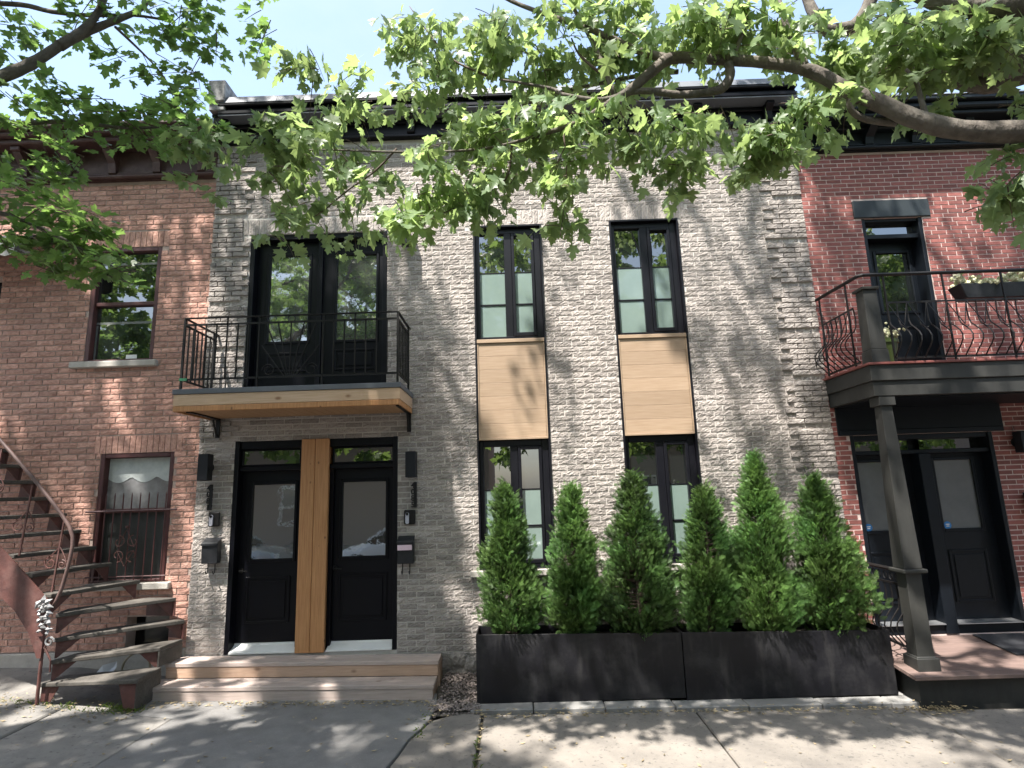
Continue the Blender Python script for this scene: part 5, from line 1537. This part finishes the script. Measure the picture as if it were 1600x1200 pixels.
HL = [  # u, v, ru, rv, depth, sprays, tone
    (480, 115, 48, 42, -2.85, 10, .45), (560, 150, 60, 40, -2.85, 16, .5), (445, 195, 75, 26, -2.85, 14, .45), (335, 238, 55, 26, -2.85, 12, .5), (300, 285, 25, 18, -2.85, 4, .5),
    (500, 228, 80, 34, -2.9, 20, .45), (420, 245, 60, 30, -2.85, 12, .45), (570, 265, 50, 40, -2.9, 14, .5), (460, 295, 50, 30, -2.85, 10, .55), (445, 338, 34, 18, -2.8, 6, .55), (440, 372, 22, 10, -2.8, 3, .6), (520, 330, 40, 20, -2.85, 6, .5),
    (640, 352, 55, 20, -2.92, 15, .85), (668, 315, 26, 30, -2.95, 10, .85), (715, 320, 40, 22, -2.95, 10, .7), (690, 255, 34, 34, -3.05, 13, .55), (735, 290, 30, 40, -3.05, 12, .55),
    (640, 40, 48, 42, -2.85, 14, .55), (700, 80, 60, 60, -2.9, 18, .5), (660, 150, 46, 34, -2.9, 13, .5), (730, 190, 50, 36, -3.0, 17, .45), (770, 60, 40, 60, -3.0, 15, .55),
    (800, 210, 60, 36, -3.1, 20, .45), (870, 185, 75, 34, -3.15, 24, .5), (945, 195, 60, 28, -3.2, 20, .55), (1000, 205, 40, 24, -3.2, 11, .5), (790, 265, 34, 34, -3.05, 10, .5), (765, 310, 20, 25, -3.05, 5, .6),
    (880, 255, 34, 34, -3.2, 13, .65), (885, 310, 18, 34, -3.2, 8, .6), (874, 352, 15, 22, -3.2, 4, .6),
    (1065, 215, 44, 34, -3.3, 17, .5), (1060, 255, 40, 22, -3.3, 10, .45), (1170, 215, 48, 30, -3.35, 16, .55), (1165, 255, 40, 26, -3.3, 10, .5), (1120, 190, 30, 20, -3.3, 7, .55), (1215, 225, 20, 20, -3.35, 6, .6),
    (900, 40, 80, 55, -3.1, 22, .6), (990, 45, 70, 60, -3.2, 20, .55), (1080, 40, 75, 55, -3.3, 24, .5), (1160, 55, 60, 50, -3.35, 18, .55), (1000, 100, 50, 30, -3.0, 8, .65), (840, 100, 60, 50, -2.9, 15, .6), (900, 110, 60, 30, -2.8, 10, .65),
    (1240, 60, 40, 50, -3.3, 12, .55), (1290, 110, 34, 26, -3.2, 8, .55), (1350, 75, 70, 46, -3.3, 22, .5), (1430, 60, 70, 50, -3.5, 24, .5), (1510, 55, 60, 46, -3.6, 20, .45), (1570, 60, 45, 50, -3.6, 14, .5), (1290, 165, 44, 24, -3.5, 12, .65), (1235, 165, 26, 22, -3.45, 6, .7),
    (1440, 150, 54, 18, -3.4, 8, .55), (1480, 155, 26, 12, -3.4, 3, .6), (1580, 275, 34, 40, -3.5, 13, .5), (1560, 310, 20, 22, -3.5, 5, .5), (1590, 165, 20, 20, -3.5, 4, .5), (1410, 20, 60, 20, -3.3, 8, .6),
]
for (u, v, ru, rv, y, n, tone) in HL:
    c = at(u, v, y); k = (y - CAM.y) * 1.12 / FPX
    tr.cluster(c, ru * k, .28, rv * k, max(2, round(n * (.60 if v > 125 else .95 if u > 560 else .7))), .117, tone, 8, .30)
# the crown above, which shades the facades and the pavement
CR = random.Random(21)


def crown(tree, n, bx, by, bz, nl, size, r=.7, tone=.5):
    k = 0
    while k < n:
        x, y, z = CR.uniform(*bx), CR.uniform(*by), CR.uniform(*bz)
        if z < 3.3 + max(0.0, y + 7.6) * 1.16: continue
        tree.cluster((x, y, z), r, r, r * .55, max(4, round(nl * .8)), size * 1.15, tone, 11, .55)
        k += 1


crown(tr, 30, (1.9, 6.4), (-4.2, -2.0), (8.2, 13.0), 12, .13)
crown(tr, 7, (0.2, 1.9), (-3.6, -2.4), (9.6, 12.8), 9, .13)
crown(tr, 3, (-1.8, 0.6), (-4.0, -2.4), (8.4, 11.5), 6, .13, .6)
crown(tr, 17, (-2.8, 3.8), (-8.8, -5.0), (7.5, 10.5), 7, .13)
for k in range(26):
    tr.cluster((CR.uniform(4.7, 7.6), CR.uniform(-5.0, -3.2), CR.uniform(5.2, 8.0)), .6, .6, .35, 8, .11, .5, 9, .4)
nR = tr.finish()

# --- norway maple, trunk off to the left
tl = Tree('maple_tree', 'norway maple whose branches hang over the red house at the upper left', (-6.4, -4.0, gz(-6.4, -4.0)), 'leafL', 'flat', 'street maples')
b = Vector((-6.4, -4.0, -0.1))
tl.limb([b, b + Vector((.0, .02, 1.2)), b + Vector((.05, .05, 2.6)), b + Vector((.1, .1, 4.2))], [.30, .25, .23, .2], 'trunk', 5)
fork = b + Vector((.08, .08, 3.6))
tl.limb([fork] + A((-120, 170, -3.3), (0, 121, -3.2), (48, 100, -3.15), (92, 72, -3.1), (135, 42, -3.05), (160, 5, -3.0), (180, -60, -2.95), (205, -150, -2.9)), [.13, .055, .045, .042, .037, .031, .025, .02, .007])
tl.limb(A((92, 72, -3.1), (140, 48, -3.0), (190, 28, -2.95), (222, 12, -2.9), (250, -25, -2.85)), [.04, .032, .026, .02, .014])
tl.limb(A((-60, 5, -3.1), (30, 7, -3.0), (80, 18, -3.0), (140, 24, -2.95), (210, 24, -2.9), (268, 33, -2.85)), [.022, .02, .018, .016, .012, .008])
tl.limb(A((180, 42, -2.95), (220, 80, -2.9), (250, 112, -2.85), (275, 150, -2.8)), [.012, .009, .007, .004])
tl.limb([fork] + A((-150, 330, -3.5), (-60, 215, -3.2), (20, 195, -3.1), (110, 190, -3.05), (200, 200, -3.0), (300, 195, -2.95)), [.12, .06, .03, .022, .016, .012, .006])
tl.limb([fork] + A((-160, 380, -3.5), (-40, 330, -3.3), (50, 350, -3.2), (120, 385, -3.15), (190, 425, -3.1)), [.09, .04, .02, .014, .01, .005])
tl.limb([fork, (-6.0, -3.8, 6.6), (-5.4, -3.4, 8.6), (-4.6, -3.0, 10.6)], [.18, .15, .11, .05])
tl.limb([fork, (-6.8, -4.3, 6.4), (-7.2, -4.2, 8.6), (-7.0, -3.8, 10.8)], [.16, .12, .09, .04])
tl.limb([fork, (-6.2, -5.0, 6.4), (-5.8, -6.2, 8.4), (-5.0, -7.0, 9.6)], [.12, .08, .05, .03])
LL_ = [
    (60, 25, 60, 26, -3.0, 8, .5), (140, 12, 60, 18, -3.0, 9, .5), (15, 80, 20, 40, -3.1, 4, .45), (40, 150, 42, 26, -3.1, 7, .4), (110, 165, 60, 28, -3.05, 15, .4), (170, 190, 70, 26, -3.05, 18, .5), (225, 195, 55, 24, -3.0, 13, .5),
    (290, 185, 46, 22, -2.95, 10, .55), (265, 150, 46, 24, -2.9, 9, .45), (210, 105, 44, 14, -2.9, 5, .45), (275, 100, 34, 30, -2.9, 6, .5), (230, 40, 50, 30, -2.9, 10, .65), (300, 40, 48, 36, -2.85, 11, .55), (330, 75, 26, 20, -2.85, 4, .5), (310, 10, 40, 14, -2.85, 6, .55),
    (408, 28, 34, 30, -2.8, 6, .5), (430, 70, 20, 12, -2.8, 2, .5), (40, 205, 50, 16, -3.1, 8, .45), (10, 270, 30, 40, -3.2, 8, .5), (60, 240, 50, 20, -3.1, 8, .5), (100, 250, 44, 14, -3.1, 5, .6),
    (40, 315, 55, 34, -3.25, 15, .5), (95, 345, 55, 34, -3.2, 16, .5), (140, 380, 54, 30, -3.15, 16, .5), (190, 420, 34, 20, -3.1, 9, .6), (60, 385, 60, 26, -3.25, 12, .45), (110, 420, 40, 16, -3.2, 6, .45), (20, 360, 30, 30, -3.3, 7, .45), (325, 180, 20, 14, -2.95, 3, .6), (40, 55, 30, 16, -3.0, 3, .4),
]
for (u, v, ru, rv, y, n, tone) in LL_:
    c = at(u, v, y); k = (y - CAM.y) * 1.12 / FPX
    tl.cluster(c, ru * k, .28, rv * k, max(1, round(n * .62)), .096, tone, 8, .30)
crown(tl, 42, (-10.2, -3.6), (-4.4, -1.8), (7.8, 13.0), 13, .13)
crown(tl, 18, (-4.6, -2.7), (-3.8, -2.4), (7.4, 10.2), 11, .13, .6)
crown(tl, 8, (-4.8, -3.2), (-3.8, -2.4), (10, 12.6), 10, .13, .6)
crown(tl, 44, (-8.6, -2.4), (-9.0, -4.8), (6.6, 10.5), 11, .13)
crown(tl, 22, (-6.6, -2.6), (-6.6, -4.4), (7.2, 9.6), 11, .13)
for k in range(12):
    tl.cluster((CR.uniform(-8.6, -5.3), CR.uniform(-4.8, -3.1), CR.uniform(5.0, 7.8)), .6, .6, .35, 8, .10, .5, 9, .4)
nL = tl.finish()

# --- tall tree behind the houses, seen over the roof
tb = Tree('background_tree', 'pale tree rising behind the roof of the grey house', (0.9, 13.5, -0.1), 'leafB', 'hang', None)
tb.limb([(0.9, 13.5, -0.2), (0.9, 13.5, 5), (0.8, 13.4, 9), (0.7, 13.4, 14)], [.3, .26, .2, .08], 'trunk', 4)
for k in range(40):
    x, z = CR.uniform(-2.2, 3.6), CR.uniform(8.5, 18)
    tb.cluster((x, 13.4 + CR.uniform(-1.4, 1.4), z), .7, .7, .8, 6, .16, .6, 9, .7)
for k in range(16):
    x, z = CR.uniform(6.0, 10.0), CR.uniform(9, 13)
    tb.cluster((x, 14 + CR.uniform(-1, 1), z), .7, .7, .8, 5, .16, .5, 9, .7)
nB = tb.finish(120)
print('leaves', nR, nL, nB)

# ------------------------------------------------------------------ gravel, litter, weeds
q = MB()
for k in range(1500):
    x, y = rnd.uniform(-0.98, -0.45), rnd.uniform(-1.0, -0.02)
    if y < -0.93 and rnd.random() < .6: continue
    if x < -0.90 and y > -.62: continue
    r = rnd.uniform(.006, .017)
    q.blob((x, y, gz(x, y) - .03 + .02 * (y > -.9) + r * .3 + max(0, (y + .6) * .05)), r, 0, rnd.random() ** 1.3, .25, (1, 1, .65))
stuff(q.build('gravel', 'gravel'))
gb = MB(); gb.add([(x, y, gz(x, y) - .028 + max(0, (y + .6) * .05)) for x, y in ((-1.0, -.98), (-.42, -.98), (-.42, -.6), (-.42, 0), (-.94, 0), (-.94, -.6))], [(0, 1, 2, 5), (2, 3, 4, 5)])
structure(gb.build('gravel_bed', 'soil'))


def surf(x, y):
    if -0.41 < x and y < -.93: return gz(x, y) - .03
    if -1.1 < x < -.41 and y < -.95: return gz(x, y) - .016
    return gz(x, y)


q = MB()
spots = []
for k in range(420): spots.append((rnd.uniform(-.5, 4.2), -.92 - abs(rnd.gauss(0, .07))))
for k in range(300): spots.append((rnd.uniform(-4.0, -1.0), -.63 - abs(rnd.gauss(0, .08))))
for k in range(220): spots.append((rnd.uniform(-5.4, -3.8), -.95 + rnd.gauss(0, .14)))
for k in range(150): spots.append((rnd.gauss(3.98, .16), -1.03 + rnd.gauss(0, .07)))
for k in range(230): spots.append((rnd.uniform(-5, 4.6), rnd.uniform(-3.2, -1.0)))
for k in range(50): spots.append((rnd.gauss(-.95, .1), rnd.uniform(-1.6, -.7)))
for k in range(60): spots.append((rnd.gauss(-.41, .012), rnd.uniform(-3, -.95)))
for x, y in spots:
    a = rnd.uniform(0, 6.28); l = rnd.uniform(.010, .03); w = l * rnd.uniform(.25, .5); z = surf(x, y) + .004
    if -4.0 < x < -.93 and y > -.6: continue
    dx, dy = math.cos(a) * l, math.sin(a) * l; h = rnd.uniform(.002, .012)
    q.add([(x - dx, y - dy, z + h), (x + dy * w / l, y - dx * w / l, z), (x + dx, y + dy, z + h * .6), (x - dy * w / l, y + dx * w / l, z + h * .4)], [(0, 1, 2), (0, 2, 3)], rnd.random())
stuff(q.build('leaf_litter', 'litter'))
q = MB()
for k in range(520):
    s = rnd.random()
    if s < .45: x, y = rnd.gauss(-4.0, .09), rnd.gauss(-.83, .05)
    elif s < .75: x, y = rnd.uniform(-5.3, -4.0), -.93 + rnd.gauss(0, .04)
    elif s < .92: x, y = rnd.gauss(-.97, .035), rnd.uniform(-1.5, -.95)
    else: x, y = -.41 + rnd.gauss(0, .01), rnd.uniform(-2.2, -1.5)
    z = surf(x, y) - .01; h = rnd.uniform(.015, .05); a = rnd.uniform(0, 6.28); c, s_ = math.cos(a), math.sin(a); w = .0025
    q.add([(x - s_ * w, y + c * w, z), (x + s_ * w, y - c * w, z), (x + c * h * .5 + s_ * w * .6, y + s_ * h * .5 - c * w * .6, z + h * .75), (x + c * h, y + s_ * h, z + h * .8)], [(0, 1, 2), (0, 2, 3)], rnd.random())
stuff(q.build('weeds', 'grass'))

# ------------------------------------------------------------------ across the street (seen in the panes)
ob = thing('brick_building', 'brown brick building across the street reflected in the door panes', 'building', (0, -17.3, 0))
m = MB(); m.box(-26, -1.2, -24, -17.3, -.2, 7.6); m.box(1.5, 26, -24, -17.5, -.2, 7.2); m.build('wall', 'opp_brick', ob)
m = MB(); m.box(-26.1, -1.1, -17.32, -17.05, 7.3, 7.75, .03); m.box(1.4, 26.1, -17.52, -17.25, 6.9, 7.35, .03); m.build('cornice', 'brown', ob)
for k in range(17):
    for z in (1.0, 4.2):
        x = -25 + 3.0 * k
        if -2.8 < x < 1.7: continue
        y = -17.3 if x < 0 else -17.5
        if abs(x + 4.2) < 2.2 or abs(x + 7) < 1: continue
        m = MB(); m.box(x, x + .9, y, y + .05, z, z + 1.6, .01); w = m.build('window', 'white', ob)
        m = MB(); m.box(x + .07, x + .83, y + .051, y + .056, z + .07, z + .77); m.box(x + .07, x + .83, y + .051, y + .056, z + .83, z + 1.53); m.build('pane', 'glass', w)


def car(x, y, paint, label, f=1):
    t = thing('parked_car', label, 'car', (x, y, -.2), 'cars parked across the street')
    zb = -.2
    # body: sections along x, each a loop of half-width / height
    st_ = [(-2.2, .55, .35, .62), (-2.1, .78, .25, .78), (-1.4, .86, .22, .90), (-.6, .88, .22, .95), (.5, .88, .22, .95), (1.3, .86, .22, .88), (1.95, .80, .24, .74), (2.2, .58, .34, .58)]
    vs = []; fs = []
    for sx, hw, z0, z1 in st_:
        for (a, b) in ((-1, 0), (-1.0, .5), (-.93, .9), (-.8, 1), (.8, 1), (.93, .9), (1.0, .5), (1, 0)):
            vs.append((x + f * sx, y + a * hw, zb + z0 + (z1 - z0) * b))
    for i in range(len(st_) - 1):
        for k in range(8): fs.append((i * 8 + k, i * 8 + (k + 1) % 8, (i + 1) * 8 + (k + 1) % 8, (i + 1) * 8 + k))
    fs.append(tuple(range(8))); fs.append(tuple(range(63, 55, -1)))
    m = MB(); m.add(vs, fs); body = bevel(m.build('body', paint, t, True), .03, 2)
    cab = [(-1.75, .70, .95), (-1.1, .62, 1.38), (-.2, .62, 1.46), (.45, .62, 1.42), (1.15, .72, .93)]
    m = MB(); vs = []; fs = []
    for sx, hw, z in cab:
        vs += [(x + f * sx, y - max(hw, .70) - .05, zb + .88), (x + f * sx, y - hw, zb + z), (x + f * sx, y + hw, zb + z), (x + f * sx, y + max(hw, .70) + .05, zb + .88)]
    for i in range(4):
        for k in range(3): fs.append((i * 4 + k, i * 4 + k + 1, (i + 1) * 4 + k + 1, (i + 1) * 4 + k))
    m.add(vs, fs); m.build('window_glass', 'glass', t)
    m = MB()
    for s in (-1, 1): m.tube([(x + f * sx, y + s * hw, zb + z + .01) for sx, hw, z in cab], .045, 6)
    m.add([(x + f * sx, y + s * .64, zb + z + .03) for sx, hw, z in cab[1:4] for s in (-1, 1)], [(0, 1, 3, 2), (2, 3, 5, 4)]); m.build('roof', paint, t)
    for sx in (-1.35, 1.35):
        for s in (-1, 1):
            m = MB(); m.lathe([(.20, -.10), (.31, -.10), (.325, -.06), (.325, .06), (.31, .10), (.20, .10)], (x + f * sx, y + s * .80, zb + .325), 22, .5, 'y'); w = m.build('wheel', 'rubber', t, True)
            m = MB(); m.lathe([(.04, -.108), (.20, -.104), (.20, .104), (.04, .108)], (x + f * sx, y + s * .80, zb + .325), 14, .5, 'y'); m.build('rim', 'alu', w)
    for s in (-1, 1):
        m = MB(); m.blob((x + f * 2.08, y + s * .55, zb + .60), .12, 1, .5, 0, (.6, 1.4, .6)); m.build('headlight', 'white', t)
        m = MB(); m.blob((x - f * 2.12, y + s * .6, zb + .66), .11, 1, .5, 0, (.5, 1.2, .8)); m.build('tail_light', 'maroon', t)
        m = MB(); m.blob((x + f * .75, y + s * .98, zb + .98), .1, 1, .5, 0, (.6, 1, .7)); m.build('mirror', paint, t)


car(-3.4, -11.0, 'carwhite', 'white car parked across the street, reflected in the right door pane', -1)
car(-9.3, -11.0, 'cargrey', 'silver car parked across the street, reflected in the left door pane')
car(2.4, -11.0, 'cargrey', 'silver car parked across the street facing the planters')
for (x, lab) in ((-7.2, 'street tree across the road reflected in the balcony doors'), (1.6, 'street tree across the road between the two parked silver cars'), (6.4, 'street tree across the road behind the silver car at the right'), (-14.5, 'street tree across the road, furthest left of the row'), (14.0, 'street tree across the road, reflected in the upper door of the right house')):
    t2 = Tree('street_tree', lab, (x, -13.2, -.05), 'leafB', 'hang', 'trees across the street')
    t2.limb([(x, -13.2, -.1), (x + .05, -13.2, 2.5), (x - .1, -13.1, 5), (x, -13.1, 8)], [.2, .16, .13, .05], 'trunk')
    for k in range(64):
        t2.cluster((x + CR.uniform(-2.4, 2.4), -13.2 + CR.uniform(-1.6, 1.6), CR.uniform(3.6, 12.0)), .8, .8, .6, 5, .38, .4, 8, .6)
    t2.finish(0)
